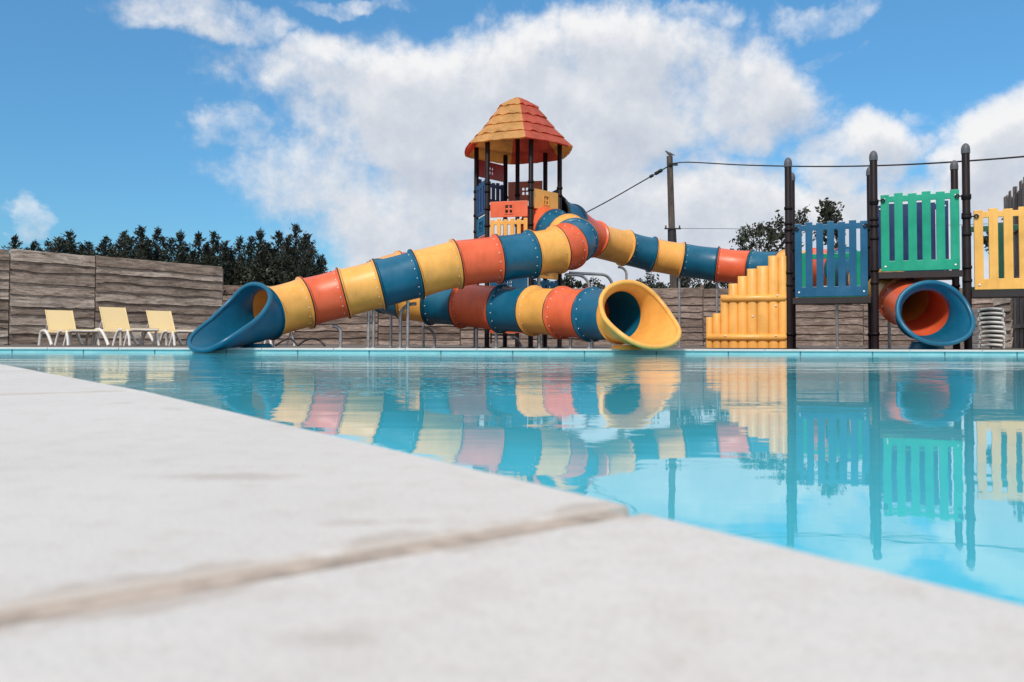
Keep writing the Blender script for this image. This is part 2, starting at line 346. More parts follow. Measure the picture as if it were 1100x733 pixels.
def picket_panel(name, m, w, h, n, parent, loc, rz, lower=0.17, rail=0.09, gap=0.42, tips=True, bolts=True):
    """Pickets with rails; local x along the panel from 0 to w, z from 0 to h; front is -y."""
    mb = MB(); p = w/(n - gap*1.0 + gap*0.0)
    pw = w/(n + (n-1)*gap/(1-gap)); gp = pw*gap/(1-gap)
    xs = [0.0]
    for k in range(n):
        xs.append(xs[-1]+pw)
        if k < n-1: xs.append(xs[-1]+gp)
    zs = [0, lower, h-rail-0.045, h-0.045, h-0.018, h]
    def solid(i, j):
        if j in (0, 2): return True
        if j == 1: return i % 2 == 0
        if j == 3: return i % 2 == 0
        return i % 2 == 0 and (i//2) % 2 == 1
    plate(mb, xs, zs, solid, -0.02, 0.02)
    o = mb.build(name, m, parent, bevel=0.006)
    place(o, loc, rz)
    if bolts:
        for (x, z) in ((0.06, 0.07), (w-0.06, 0.07), (0.05, h-0.09), (w-0.05, h-0.09)):
            b = MB(); b.lathe([(0.017, 0), (0.017, 0.008), (0.010, 0.013), (0, 0.014)], (x, -0.0215, z), 10, 0, (0, -1, 0)); b.build('bolt', M['bolt'], o)
    return o
def window_panel(name, m, w, h, parent, loc, rz, win=(0.14, 0.17), t=0.03, bolts=True):
    mb = MB(); cx, cz = w/2, h/2; b = 0.016
    xs = [0, cx-win[0]/2, cx-b, cx+b, cx+win[0]/2, w]; zs = [0, cz-win[1]/2, cz-b, cz+b, cz+win[1]/2, h]
    hole = {(1, 1), (1, 3), (3, 1), (3, 3)}
    plate(mb, xs, zs, lambda i, j: (i, j) not in hole, -t/2, t/2)
    o = mb.build(name, m, parent, bevel=0.006); place(o, loc, rz)
    fr = MB(); g = 0.02
    xs2 = [cx-win[0]/2-g, cx-win[0]/2, cx+win[0]/2, cx+win[0]/2+g]; zs2 = [cz-win[1]/2-g, cz-win[1]/2, cz+win[1]/2, cz+win[1]/2+g]
    plate(fr, xs2, zs2, lambda i, j: (i, j) != (1, 1), -t/2-0.012, -t/2-0.002)
    fr.build('window_frame', m, o, bevel=0.003)
    return o
def spline(pts, per=14, end=None):
    """Catmull-Rom through the points; returns samples and the index of every given point."""
    pts = [Vector(p) for p in pts]; out = []; idx = []
    ext = [pts[0]*2-pts[1]] + pts + [pts[-1]*2-pts[-2] if end is None else pts[-1]+Vector(end)*(pts[-1]-pts[-2]).length]
    for i in range(len(pts)-1):
        p0, p1, p2, p3 = ext[i:i+4]; idx.append(len(out))
        t01, t12, t23 = [max(1e-4, (b-a).length)**0.5 for a, b in ((p0, p1), (p1, p2), (p2, p3))]
        m1 = (p2-p1) + t12*((p1-p0)/t01 - (p2-p0)/(t01+t12))
        m2 = (p2-p1) + t12*((p3-p2)/t23 - (p3-p1)/(t12+t23))
        for k in range(per):
            t = k/per; t2 = t*t; t3 = t2*t
            out.append(p1*(2*t3-3*t2+1) + m1*(t3-2*t2+t) + p2*(-2*t3+3*t2) + m2*(t3-t2))
    idx.append(len(out)); out.append(pts[-1].copy())
    return out, idx
TR = 0.382
def frame_at(t):
    s = t.cross(Vector((0, 0, 1))).normalized(); return s, s.cross(t).normalized()     # side, up
def tube_slide(root, pts, colors, mouth_len=(0.14, 1.15), flare=0.30, end_dir=None, mouth_m='blue', drop=0.10, flaremid=0.0):
    base = Vector(root.location)
    S, idx = spline(pts, 14, end_dir)
    S = [p - base for p in S]
    tang = [(S[min(i+1, len(S)-1)] - S[max(i-1, 0)]).normalized() for i in range(len(S))]
    NS = 44
    def ring(c, t, r):
        s, u = frame_at(t); return [c + (s*math.sin(2*math.pi*k/NS) + u*math.cos(2*math.pi*k/NS))*r for k in range(NS)]
    def loft(mb, rings, smooth=True, closed=False):
        vs = [v for rg in rings for v in rg]; fs = []; n = len(rings)
        for i in range(n if closed else n-1):
            j = (i+1) % n
            for k in range(NS): fs.append((i*NS+k, i*NS+(k+1) % NS, j*NS+(k+1) % NS, j*NS+k))
        mb.add(vs, fs, 0, smooth)
    for q, col in enumerate(colors):
        i0, i1 = idx[q], idx[q+1]
        mb = MB()
        cs = [(S[i], tang[i]) for i in range(i0, i1+1)]
        L = sum((cs[i+1][0]-cs[i][0]).length for i in range(len(cs)-1))
        jsh = MB(); c, t = cs[0]; loft(jsh, [ring(c+t*a, t, r) for a, r in ((-0.0085, TR-0.026), (-0.0085, TR+0.034), (0.0085, TR+0.034), (0.0085, TR-0.026))], True, True)  # black ring added at each joint, standing in for the shade behind the flanges
        outer = []; acc = 0
        for i, (c, t) in enumerate(cs):
            if i: acc += (c-cs[i-1][0]).length
            w = acc/L
            bulge = -0.012*math.sin(math.pi*w)
            outer.append(ring(c, t, TR+bulge))
        loft(mb, outer)
        inner = [ring(c, t, TR-0.03) for (c, t) in cs]
        loft(mb, inner)
        sec = mb.build('tube_section', M[col], root, merge=False, fix=True)
        sec['label'] = col + ' tube section'
        jsh.build('joint_shade_ring', M['rubber_and_shade'], sec)
        # rolled flange at both ends, with its bolts
        for (c, t, sgn) in ((cs[0][0], cs[0][1], 1), (cs[-1][0], cs[-1][1], -1)):
            fl = MB(); a0, a1 = 0.009*sgn, 0.022*sgn
            rr = TR+0.036
            prof = [(a0, TR-0.028), (a0, rr-0.005), (a0+0.004*sgn, rr), (a1-0.004*sgn, rr), (a1, rr-0.006), (a1+0.004*sgn, TR+0.008), (a1+0.02*sgn, TR-0.001), (a1+0.02*sgn, TR-0.028)]
            loft(fl, [ring(c+t*a, t, r) for a, r in prof], True, True)
            s, u = frame_at(t)
            if sgn > 0:
                for k in range(16):
                    th = 2*math.pi*(k+0.5)/16
                    d = s*math.sin(th)+u*math.cos(th)
                    fl.lathe([(0.010, 0), (0.010, 0.005), (0.006, 0.008), (0, 0.009)], c + t*0.066 + d*(TR-0.003), 8, 1, d)
            fl.build('flange', [M[col], M['bolt']], sec)
    # flared outlet: short above, long below, with a thick rolled rim
    c, t = S[-1], tang[-1]
    if end_dir is not None: t2 = Vector(end_dir).normalized()
    else: t2 = t
    s, u = frame_at(t)
    s2, u2 = frame_at(t2)
    NM = 64; NR = 16
    def mp(k, w, off):
        th = 2*math.pi*k/NM; cs_ = math.cos(th); sn = math.sin(th)
        low = (1-cs_)/2                                   # 0 above, 1 below
        shp = low**1.12
        L = mouth_len[0] + (mouth_len[1]-mouth_len[0])*(shp*shp*(3-2*shp))
        x = L*w
        tt = (t*(1-w)+t2*w).normalized(); ss, uu = frame_at(tt)
        r = TR + off
        side = 1 + (flare+flaremid*math.sin(th)**2)*w**1.6
        vert_up = 1 + flare*0.75*w**1.6
        # the chute bottom levels out
        vx = sn*r*side; vu = cs_*r*(vert_up if cs_ > 0 else 1 + 0.10*w)
        lift = 0.0
        if cs_ < 0: lift = drop*(-cs_)*(w**2.2)
        return c + tt*x + ss*vx + uu*(vu+lift)
    mb = MB()
    for off, inv in ((0.0, False), (-0.035, True)):
        vs = [mp(k, i/NR, off) for i in range(NR+1) for k in range(NM)]
        fs = [(i*NM+k, i*NM+(k+1) % NM, (i+1)*NM+(k+1) % NM, (i+1)*NM+k) for i in range(NR) for k in range(NM)]
        mb.add(vs, fs, 0, True)
    # back flange
    fs = []
    vs = [mp(k, 0, 0.036) for k in range(NM)] + [mp(k, 0, -0.035) for k in range(NM)]
    fs = [(k, (k+1) % NM, NM+(k+1) % NM, NM+k) for k in range(NM)]; mb.add(vs, fs, 0, True)
    mouth = mb.build('outlet', M[mouth_m], root); mouth['label'] = mouth_m + ' flared outlet with a rounded rim'
    rim = MB(); pts_ = [(mp(k, 1, 0.0)+mp(k, 1, -0.035))/2 for k in range(NM)]
    nr = 12; vs = []; fs = []
    for k in range(NM):
        p = pts_[k]; tg = (pts_[(k+1) % NM]-pts_[k-1]).normalized()
        e1 = (mp(k, 1, 0.0)-mp(k, 1, -0.035)).normalized(); e1 = (e1 - tg*e1.dot(tg)).normalized(); e2 = tg.cross(e1)
        for j in range(nr):
            a = 2*math.pi*j/nr; vs.append(p + e1*math.cos(a)*0.034 + e2*math.sin(a)*0.034)
    for k in range(NM):
        for j in range(nr): fs.append((k*nr+j, k*nr+(j+1) % nr, ((k+1) % NM)*nr+(j+1) % nr, ((k+1) % NM)*nr+j))
    rim.add(vs, fs, 0, True); rim.build('rim', M[mouth_m], mouth)
    low = [mp(NM//2, w, 0.0) for w in (0.22, 0.75)]
    return S, idx, mouth, [p+base for p in low]
def leg(root, pts, r=0.027):
    mb = MB(); b = Vector(root.location)
    pp = [Vector(p)-b for p in pts]
    mb.tube(pp, r, 10)
    g = pp[-1]; mb.lathe([(0, 0), (0.075, 0), (0.075, 0.012), (r, 0.014)], (g.x, g.y, g.z), 12)
    return mb.build('support_leg', M['steel'], root)
def bent_leg(root, top, foot, n=6):
    """foot is below; the pipe rises from the foot and bends over to the underside of the slide."""
    top = Vector(top); foot = Vector(foot)
    h = Vector((foot.x, foot.y, top.z)); rad = min(0.22, (Vector((top.x-foot.x, top.y-foot.y, 0))).length*0.8+0.01)
    dirh = Vector((top.x-foot.x, top.y-foot.y, 0)); 
    if dirh.length < 0.03: return leg(root, [top, foot])
    dirh.normalize()
    pts = [top]
    for k in range(n+1):
        a = math.pi/2*k/n
        pts.append(h + dirh*rad*(1-math.sin(a)) + Vector((0, 0, -rad*(1-math.cos(a)))))
    pts.append(foot)
    return leg(root, pts)
# ------------------------------------------------------------------ ground, pool, paving
FAR = 11.0
a2, a1 = G(153, 419.6), G(673, 542)
e = (a2-a1); e.z = 0; e.normalize()
nrm = Vector((-e.y, e.x, 0))
if nrm.x > 0: nrm = -nrm
O = G(683, 549)
farL = Vector((-14, FAR+0.12, 0)); farR = Vector((14.5, FAR-0.06, 0))
wall_off = 0.02
A0 = O + nrm*wall_off
def isect(p, d, q, r):
    den = d.x*r.y-d.y*r.x; t = ((q.x-p.x)*r.y-(q.y-p.y)*r.x)/den; return p + d*t
L1 = (G(153, 419.6)-G(673, 542)).length + 0.01
BEND = R(2.6)                      # the pool edge turns a little at the second joint
e2 = Matrix.Rotation(BEND, 3, 'Z') @ e; nrm2 = Matrix.Rotation(BEND, 3, 'Z') @ nrm
Kp = A0 + e*L1
Dp = isect(Kp, e2, farL, farR-farL)
Ap = A0 - e*4.2
Bp = Ap + (farR-farL).normalized()*10.5
Cp = isect(Bp, -nrm*0+Vector((0.15, 1, 0)), farL, farR-farL)
pool = [Ap, Bp, Cp, Dp, Kp]
WZ = -0.073; GZ = -0.014
bm = bmesh.new()
big = [Vector((-900, -300, 0)), Vector((900, -300, 0)), Vector((900, 1500, 0)), Vector((-900, 1500, 0))]
def loop(bm, pts, z):
    vs = [bm.verts.new((p.x, p.y, z)) for p in pts]
    return [bm.edges.new((vs[i], vs[(i+1) % len(vs)])) for i in range(len(vs))]
es = loop(bm, big, GZ) + loop(bm, pool, GZ)
bmesh.ops.triangle_fill(bm, use_beauty=True, use_dissolve=False, edges=es)
me = bpy.data.meshes.new('ground'); bm.to_mesh(me); bm.free(); me.materials.append(M['ground'])
for p in me.polygons:
    if p.normal.z < 0: p.flip()
g = link('ground', me); tag(g, kind='structure')
mb = MB(); mb.add([(p.x, p.y, WZ) for p in pool], [(0, 1, 2, 3, 4)])
w = mb.build('pool_water', M['water'], fix=False); tag(w, kind='structure')
if w.data.polygons[0].normal.z < 0: w.data.polygons[0].flip()
mb = MB()
for i in range(5):
    a, b = pool[i], pool[(i+1) % 5]
    mb.add([(a.x, a.y, GZ), (b.x, b.y, GZ), (b.x, b.y, -1.3), (a.x, a.y, -1.3)], [(0, 1, 2, 3)])
mb.add([(p.x, p.y, -1.3) for p in pool], [(0, 1, 2, 3, 4)])
pw = mb.build('pool_basin', M['liner']); tag(pw, kind='structure')
# thin printed border seams along the far liner
# near paving: pale stone slabs with dirt in the joints
def slab(mb, o, ex, ny, l, wd, z=0.0, th=0.05):
    pts = [o, o+ex*l, o+ex*l+ny*wd, o+ny*wd]
    k = [(p.x, p.y, z) for p in pts] + [(p.x, p.y, z-th) for p in pts]
    mb.add(k, [(0, 1, 2, 3), (7, 6, 5, 4), (0, 4, 5, 1), (1, 5, 6, 2), (2, 6, 7, 3), (3, 7, 4, 0)])
mb = MB()
offs = {-1: -0.002, 0: -0.012, 1: -0.010}
for i in range(-4, 14):
    dx = offs.get(i, random.uniform(-0.014, -0.006))
    for j in range(4):
        J = 0.014
        ex, ny = (e2, nrm2) if i >= 1 else (e, nrm)
        st = O + e*(L1*min(i, 1)) + (ex*(L1*(i-1)) if i > 1 else Vector())
        slab(mb, st + ex*J + ny*(0.62*j + (dx if j == 0 else 0.004)), ex, ny, L1-0.018, 0.61, random.uniform(-0.0008, 0.0008) if i != 0 else 0)
M['slabs'] = paving_mat((O, e, L1, [(G(250, 512), 0.05, 0.018, 0.55), (G(375, 562), 0.02, 0.009, 0.4), (G(445, 560), 0.015, 0.007, 0.35), (G(345, 690), 0.02, 0.008, 0.35)]))
pv = mb.build('paving', M['slabs'], bevel=0.006); tag(pv, kind='structure')
for p in pv.data.polygons: p.use_smooth = False
mb = MB()
KL = O + e*L1
q = [O-e*5+nrm*0.004, KL+nrm*0.004, KL+e2*18+nrm2*0.004, KL+e2*18+nrm2*2.5, KL+nrm*2.5, O-e*5+nrm*2.5]
mb.add([(p.x, p.y, -0.0025) for p in q], [(0, 1, 4, 5), (1, 2, 3, 4)])
mo = mb.build('paving_joints', M['mortar']); tag(mo, kind='structure')
for p in mo.data.polygons:
    if p.normal.z < 0: p.flip()
# far coping
mb = MB(); fd = (farR-farL).normalized(); fn = Vector((-fd.y, fd.x, 0))
x = Dp - fd*1.0; k = 0
while (x-Dp).dot(fd) < (Cp-Dp).length + 1.0:
    slab(mb, x - fn*0.025, fd, fn, 0.992, 0.40, 0.0, 0.028); x = x + fd*1.0
cp = mb.build('coping', M['paving'], bevel=0.006); tag(cp, kind='structure')
# wide pool deck behind the coping
# ------------------------------------------------------------------ tall slide tower
TC = P(555.5, 368, 15.5); TC.z = 0
tower = empty('slide_tower', (TC.x, TC.y, GZ))
tag(tower, 'tall six sided slide tower with a yellow and red shingled hat roof', 'slide tower')
HR = 0.84
angs = [R(-73+60*k) for k in range(6)]        # front right, right, back right, back left, left, front left
hexv = [Vector((math.cos(a)*HR, math.sin(a)*HR, 0)) for a in angs]
ZE = ZP(163, 15.5) - GZ                         # eave height over the foot
def post(parent, loc, h, r=0.05, cap=False, clamps=()):
    mb = MB(); mb.lathe([(0, 0), (r*1.9, 0), (r*1.9, 0.012), (r, 0.016), (r, h-0.01), (r*0.9, h), (0, h)], (0, 0, 0), 18)
    o = mb.build('post', M['post'], parent); o.location = loc
    if cap:
        c = MB(); c.lathe([(r*1.12, -0.03), (r*1.15, 0.03), (r*1.05, 0.07), (r*0.75, 0.105), (r*0.35, 0.125), (0, 0.13)], (0, 0, h), 18)
        c.build('post_cap', M['cap'], o)
    for z in clamps:
        c = MB(); c.lathe([(r, z-0.022), (r+0.012, z-0.022), (r+0.012, z+0.022), (r, z+0.022)], (0, 0, 0), 18)
        c.build('clamp', M['post'], o)
    return o
for q, v in enumerate(hexv):
    d = v.normalized()
    inset = 0.0
    post(tower, v, ZE+0.12, 0.046, False, (0.9, 1.5, 1.9, 2.3, 2.62, 2.95, 3.1))
post(tower, Vector((0, 0, 0)), ZE+0.3, 0.042, False, (2.4, 2.75, 3.0))
# roof: six facets in alternate colours, each in overlapping rows of shingles
roof = MB(); roof.lathe([(0.16, 0.985), (0.13, 1.03), (0.07, 1.06), (0, 1.07)], (0, 0, 0), 12)
rf = roof.build('roof', M['roof_yellow'], tower); rf.location = (0, 0, ZE)
prof = [(1.10, 0.0), (0.93, 0.20), (0.735, 0.41), (0.575, 0.62), (0.40, 0.84), (0.17, 1.01)]
def facet(a0, a1, m):
    mb = MB(); NC = 16
    for i in range(len(prof)-1):
        (rl, zl), (ru, zu) = prof[i], prof[i+1]
        cnt = max(2, 5-i)
        U, Lo, St = [], [], []
        for k in range(NC+1):
            w = k/NC; b0 = Vector((math.cos(a0), math.sin(a0), 0)); b1 = Vector((math.cos(a1), math.sin(a1), 0))
            b = b0.lerp(b1, w)
            # facets bow outwards a little between the hips
            b = b*(1+0.05*math.sin(math.pi*w))
            sca = abs(math.sin(math.pi*w*cnt + i*0.7))
            dz = -0.022*sca + 0.012*math.sin(w*21+i*3)
            if i == 0: dz *= 0.4
            lo = b*(rl+0.045); U.append((b.x*ru, b.y*ru, zu)); Lo.append((lo.x, lo.y, zl+dz)); st = b*(rl-0.012); St.append((st.x, st.y, zl+dz+0.010))
        n = NC+1
        mb.add(U+Lo+St, [(k, n+k, n+k+1, k+1) for k in range(NC)] + [(n+k, 2*n+k, 2*n+k+1, n+k+1) for k in range(NC)])
    # lining under the shingles
    ln = []
    for (r_, z_) in prof:
        for k in range(NC+1):
            w = k/NC; b = Vector((math.cos(a0), math.sin(a0), 0)).lerp(Vector((math.cos(a1), math.sin(a1), 0)), w)*(1+0.05*math.sin(math.pi*w))
            ln.append((b.x*(r_-0.012), b.y*(r_-0.012), z_-0.014))
    n = NC+1
    mb.add(ln, [(i*n+k, i*n+k+1, (i+1)*n+k+1, (i+1)*n+k) for i in range(len(prof)-1) for k in range(NC)], 0, True)
    return mb.build('roof_panel', m, rf, fix=False)
for k in range(6):
    o = facet(R(-83+60*k), R(-83+60*(k+1)), M['roof_red'] if k % 2 == 0 else M['roof_yellow'])
    o['label'] = ('red' if k % 2 == 0 else 'yellow') + ' shingled roof panel'
hip = MB()
# tower panels
def tz(py, Y): return ZP(py, Y) - GZ
def face_panel(kind, m, k0, k1, zlo, zhi, name='panel', inset=0.06, shift=0.0, n=7, win=(0.13, 0.15), part=(0, 1), out=0.0):
    a, b = hexv[k0], hexv[k1]
    d = (b-a); Lf = d.length; d.normalize(); nn = Vector((d.y, -d.x, 0))       # outward when going anticlockwise k0->k1
    x0 = inset + part[0]*(Lf-2*inset); x1 = inset + part[1]*(Lf-2*inset)
    loc = a + d*x0 + nn*out; loc.z = zlo; rz = math.atan2(d.y, d.x)
    if kind == 'picket': return picket_panel(name, m, x1-x0, zhi-zlo, n, tower, loc, rz, lower=0.07, rail=0.07, bolts=False)
    return window_panel(name, m, x1-x0, zhi-zlo, tower, loc, rz, win)
Yf = 14.75
face_panel('win', M['red'], 5, 0, tz(233, Yf), tz(216, Yf), 'window_panel')['label'] = 'red panel with a small window on the front'
face_panel('picket', M['yellow'], 5, 0, tz(261, Yf), tz(234.5, Yf), 'picket_panel', n=6)
face_panel('win', M['yellow'], 0, 1, tz(226, 15.0), tz(205, 15.0), 'window_panel')['label'] = 'yellow panel with a small window'
face_panel('win', M['deepred'], 3, 4, tz(193, 16.0), tz(175, 16.0), 'window_panel')['label'] = 'dark red panel high at the back'
face_panel('picket', M['navy'], 3, 4, tz(218, 16.0), tz(195.5, 16.0), 'picket_panel', n=6)
face_panel('win', M['orange'], 2, 3, tz(216, 16.2), tz(195, 16.2), 'window_panel')['label'] = 'burnt orange panel at the back'
face_panel('picket', M['navy'], 4, 5, tz(231, 15.2), tz(195, 15.2), 'picket_panel', n=4, inset=0.05)
face_panel('win', M['steel_blue'], 4, 5, tz(252, 15.1), tz(232, 15.1), 'window_panel', win=(0.2, 0.16))
face_panel('win', M['deepred'], 4, 5, tz(268, 15.1), tz(253, 15.1), 'window_panel', win=(0.1, 0.06))
face_panel('win', M['steel_blue'], 5, 0, tz(314, Yf), tz(296, Yf), 'window_panel', win=(0.12, 0.10))['label'] = 'low blue panel with a small window'
face_panel('win', M['yellow'], 0, 1, tz(299, 14.9), tz(283, 14.9), 'window_panel', win=(0.1, 0.08))
face_panel('picket', M['steel_blue'], 0, 1, tz(317, 14.9), tz(300, 14.9), 'picket_panel', n=6)
face_panel('win', M['red'], 5, 0, tz(358, Yf), tz(345, Yf), 'window_panel', win=(0.1, 0.06))
face_panel('win', M['steel_blue'], 1, 2, tz(228, 15.4), tz(203, 15.4), 'panel')
face_panel('picket', M['navy'], 4, 5, tz(300, 15.1), tz(272, 15.1), 'picket_panel', n=4, inset=0.05)
for (py, col) in ((262, 'grating'), (218, 'grating'), (316, 'grating')):
    z = tz(py, 15.4); mb = MB(); n6 = [(v.x*0.985, v.y*0.985) for v in hexv]
    half = n6 if py != 218 else [n6[2], n6[3], n6[4], (0, 0)]
    top = [(x, y, z) for x, y in half]; bot = [(x, y, z-0.07) for x, y in half]; n = len(half)
    mb.add(top+bot, [tuple(range(n)), tuple(reversed(range(n, 2*n)))] + [(k, n+k, n+(k+1) % n, (k+1) % n) for k in range(n)])
    mb.build('deck', M['grating'], tower)
# steps from the ground deck up, inside the tower
mb = MB()
for k in range(7): mb.box((-0.25+0.0*k, 0.35-0.1*k, 0.25+0.22*k), (0.5, 0.16, 0.035))
mb.box((-0.52, 0.05, 0.9), (0.03, 0.12, 1.75), rot=Matrix.Rotation(R(24), 3, 'X')); mb.box((0.02, 0.05, 0.9), (0.03, 0.12, 1.75), rot=Matrix.Rotation(R(24), 3, 'X'))
mb.build('stair', M['grating'], tower)
# ------------------------------------------------------------------ tube slides
ptsA = [P(577, 241, 15.15), P(594, 248, 14.8), P(609, 254, 14.42), P(617.5, 259, 13.98), P(610, 265, 13.62), P(598, 268.5, 13.48), P(570, 273.5, 13.25), P(534, 278.5, 13.05),
        P(490, 284, 12.85), P(447, 295, 12.65), P(407, 305.5, 12.5), P(369, 315, 12.4), P(328, 325.5, 12.25), P(287, 336.5, 11.8)]
rA = empty('tube_slide', (ptsA[-1].x, ptsA[-1].y, GZ))
tag(rA, 'long tube slide winding down to the left, ending in a blue shovel shaped outlet', 'tube slide', 'tube slides on the tower')
SA, iA, mA, lowA = tube_slide(rA, ptsA, ['red', 'blue', 'yellow', 'blue', 'red', 'yellow', 'blue', 'red', 'yellow', 'blue', 'yellow', 'red', 'yellow'],
           (0.18, 1.22), 0.34, (-0.50, -0.85, -0.19), 'blue', 0.08)
ptsB = [P(506, 290, 15.35), P(470, 292, 15.65), P(430, 292, 15.6), P(409, 300, 15.15), P(417, 314, 14.55), P(438, 321, 14.35), P(464, 325, 14.2), P(497, 327.5, 13.9), P(539, 332, 13.4), P(573, 334, 12.95),
        P(604, 336, 12.4), P(636, 338, 11.9), P(667, 339, 11.35)]
rB = empty('tube_slide', (ptsB[-1].x, ptsB[-1].y, GZ))
tag(rB, 'shorter middle tube slide ending in a wide yellow flared outlet at the pool edge', 'tube slide', 'tube slides on the tower')
SB, iB, mB, lowB = tube_slide(rB, ptsB, ['yellow', 'red', 'yellow', 'blue', 'blue', 'yellow', 'blue', 'red', 'blue', 'yellow', 'red', 'blue'],
           (0.18, 1.0), 0.44, (0.33, -0.94, -0.10), 'yellow', 0.05)
ptsC = [P(592, 230, 15.6), P(612, 240, 16.4), P(638, 257, 17.2), P(671, 266.5, 17.8), P(700, 273.6, 18.0), P(732, 279.4, 18.0), P(770, 284.5, 17.9), P(807, 288, 17.6), P(842, 289, 17.1), P(876, 288, 16.3),
        P(907, 288, 15.4), P(936, 298, 14.3), P(973, 323, 12.7), P(993, 336.5, 11.9)]
rC = empty('tube_slide', (ptsC[-1].x, ptsC[-1].y, GZ))
tag(rC, 'tube slide running to the right, its round blue outlet under the green picket panel', 'tube slide', 'tube slides on the tower')
SC, iC, mC, lowC = tube_slide(rC, ptsC, ['blue', 'red', 'yellow', 'blue', 'yellow', 'blue', 'red', 'blue', 'yellow', 'red', 'blue', 'yellow', 'red'],
           (0.16, 0.62), 0.40, (-0.10, -0.98, -0.14), 'blue', 0.02)
def gz(v): v = Vector(v); v.z = GZ; return v
def axis_at(S, root, px):      # the point of the slide axis nearest to a photo column (leg placement)
    best = None
    for p in S:
        q = p + Vector(root.location); x = PPX + F*q.x/q.y
        if best is None or abs(x-px) < best[0]: best = (abs(x-px), q)
    return best[1].copy()
def leg_under(S, root, px, fpx=None, dY=0.0, sub=None, dr=0.0):
    Ss = S[sub[0]:sub[1]] if sub else S
    q = axis_at(Ss, root, px); top = q - Vector((0, 0, TR+0.01+dr))
    if fpx is None: leg(root, [top, gz(top)])
    else:
        Y = q.y + dY; f = Vector(((fpx-PPX)/F*Y, Y, GZ)); bent_leg(root, top+Vector((0, 0, -0.08)), f)
mid = iA[5]
for (px, fpx, dY) in ((356, 366, 0.0), (397, None, 0), (402, None, 0), (438, None, 0), (447, 430, 0.1), (579, None, 0)):
    leg_under(SA, rA, px, fpx, dY, (mid, len(SA)))
for (px, fpx, dY) in ((608, 633, 0.1), (612, 658, 0.35)): leg_under(SA, rA, px, fpx, dY, (iA[2], iA[5]))
midB = iB[5]
for (px, fpx, dY) in ((455, 467, 0.2), (512, None, 0), (533, None, 0), (548, 560, 0.2), (579, None, 0), (612, None, 0), (635, None, 0)):
    leg_under(SB, rB, px, fpx, dY, (midB, len(SB)))
for px in (420, 455): leg_under(SB, rB, px, None, 0, (iB[0], iB[3]))
for (px, fpx, dY) in ((665, 673, 0.0), (731, None, 0), (771, None, 0), (822, None, 0), (900, None, 0), (955, None, 0)):
    leg_under(SC, rC, px, fpx, dY)
# outlets stand on a plain moulded foot
for (root, low, m) in ((rA, lowA, 'blue'), (rB, lowB, 'yellow'), (rC, lowC, 'blue')):
    p = low[0]; b = Vector(root.location); mb = MB()
    zt = max(p.z, 0.03)
    mb.lathe([(0.26, 0), (0.25, 0.02), (0.22, zt*0.6), (0.20, zt-0.005), (0, zt-0.005)], (p.x-b.x, max(p.y, FAR+0.2)-b.y, 0), 20)
    mb.build('outlet_foot', M[m], root)
# ------------------------------------------------------------------ picket play platform on the right
FR = P(1040, 368, 11.9); FR.z = GZ
plat = empty('play_platform', FR, R(-22))
tag(plat, 'raised play platform with blue, green and yellow picket panels between brown posts', 'play platform')
MW, MD = 1.27, 1.2
PH = ZP(154, 11.9, 1040) - GZ - 0.13 + 0.0
for i in range(-2, 2):
    post(plat, (i*MW, 0, 0), PH, 0.055, True, (0.25, 1.05, 1.25, 1.75, 2.05, 2.3))
    post(plat, (i*MW, MD, 0), PH, 0.055, True, (0.25, 1.05, 1.25, 1.75, 2.05))
def zl(py, Y): return ZP(py, Y) - GZ
decks = [(-2, zl(318.5, 12.6)), (-1, zl(290.5, 12.15)), (0, zl(310, 11.65))]
for (i, z) in decks:
    mb = MB(); mb.box((i*MW+MW/2, MD/2, z-0.03), (MW-0.115, MD+0.02, 0.06)); mb.box((i*MW+MW/2, -0.0, z-0.065), (MW-0.115, 0.05, 0.07-0.003))
    mb.build('deck', M['grating'], plat, bevel=0)
Wp = MW-0.19
picket_panel('picket_panel', M['steel_blue'], Wp, zl(237, 12.6)-decks[0][1]-0.01, 7, plat, (-2*MW+0.095, 0, decks[0][1]+0.012), 0, 0.16, 0.09, 0.34)['label'] = 'blue picket panel'
picket_panel('picket_panel', M['green'], Wp, zl(206, 12.15)-decks[1][1]-0.0, 6, plat, (-MW+0.095, 0, decks[1][1]+0.012), 0, 0.16, 0.09, 0.38)['label'] = 'green picket panel'
picket_panel('picket_panel', M['yellow'], Wp, zl(222, 11.65)-decks[2][1]-0.0, 6, plat, (0.095, 0, decks[2][1]+0.012), 0, 0.16, 0.09, 0.38)['label'] = 'yellow picket panel'
picket_panel('picket_panel', M['green'], Wp, 0.86, 3, plat, (-2*MW+0.095, MD, decks[0][1]+0.012), 0, 0.10, 0.09, 0.72)['label'] = 'green back panel'
picket_panel('picket_panel', M['navy'], Wp, zl(218, 13.3)-decks[1][1], 6, plat, (-MW+0.095, MD, decks[1][1]+0.012), 0, 0.16, 0.09, 0.36)['label'] = 'navy back picket panel'
picket_panel('picket_panel', M['darkgreen'], Wp, zl(239, 12.8)-decks[2][1], 3, plat, (0.095, MD, decks[2][1]+0.012), 0, 0.12, 0.09, 0.72)['label'] = 'dark green back panel'
for (i, pz) in ((-2, zl(237, 12.6)), (-1, zl(206, 12.15)), (0, zl(222, 11.65))):
    zt = pz - 0.10
    for (xp, sg) in ((i*MW, 1), ((i+1)*MW, -1)):
        mb = MB(); mb.tube([(xp+sg*0.05, -0.03, zt), (xp+sg*0.10, -0.04, zt)], 0.010, 8)
        cx = xp+sg*0.125; mb.tube([(cx+0.026*math.cos(a_*math.pi/8), -0.042, zt+0.026*math.sin(a_*math.pi/8)) for a_ in range(17)], 0.009, 8)
        mb.lathe([(0.057, zt-0.025), (0.069, zt-0.025), (0.069, zt+0.025), (0.057, zt+0.025)], (xp, 0, 0), 18)
        mb.build('panel_bracket', M['post'], plat)
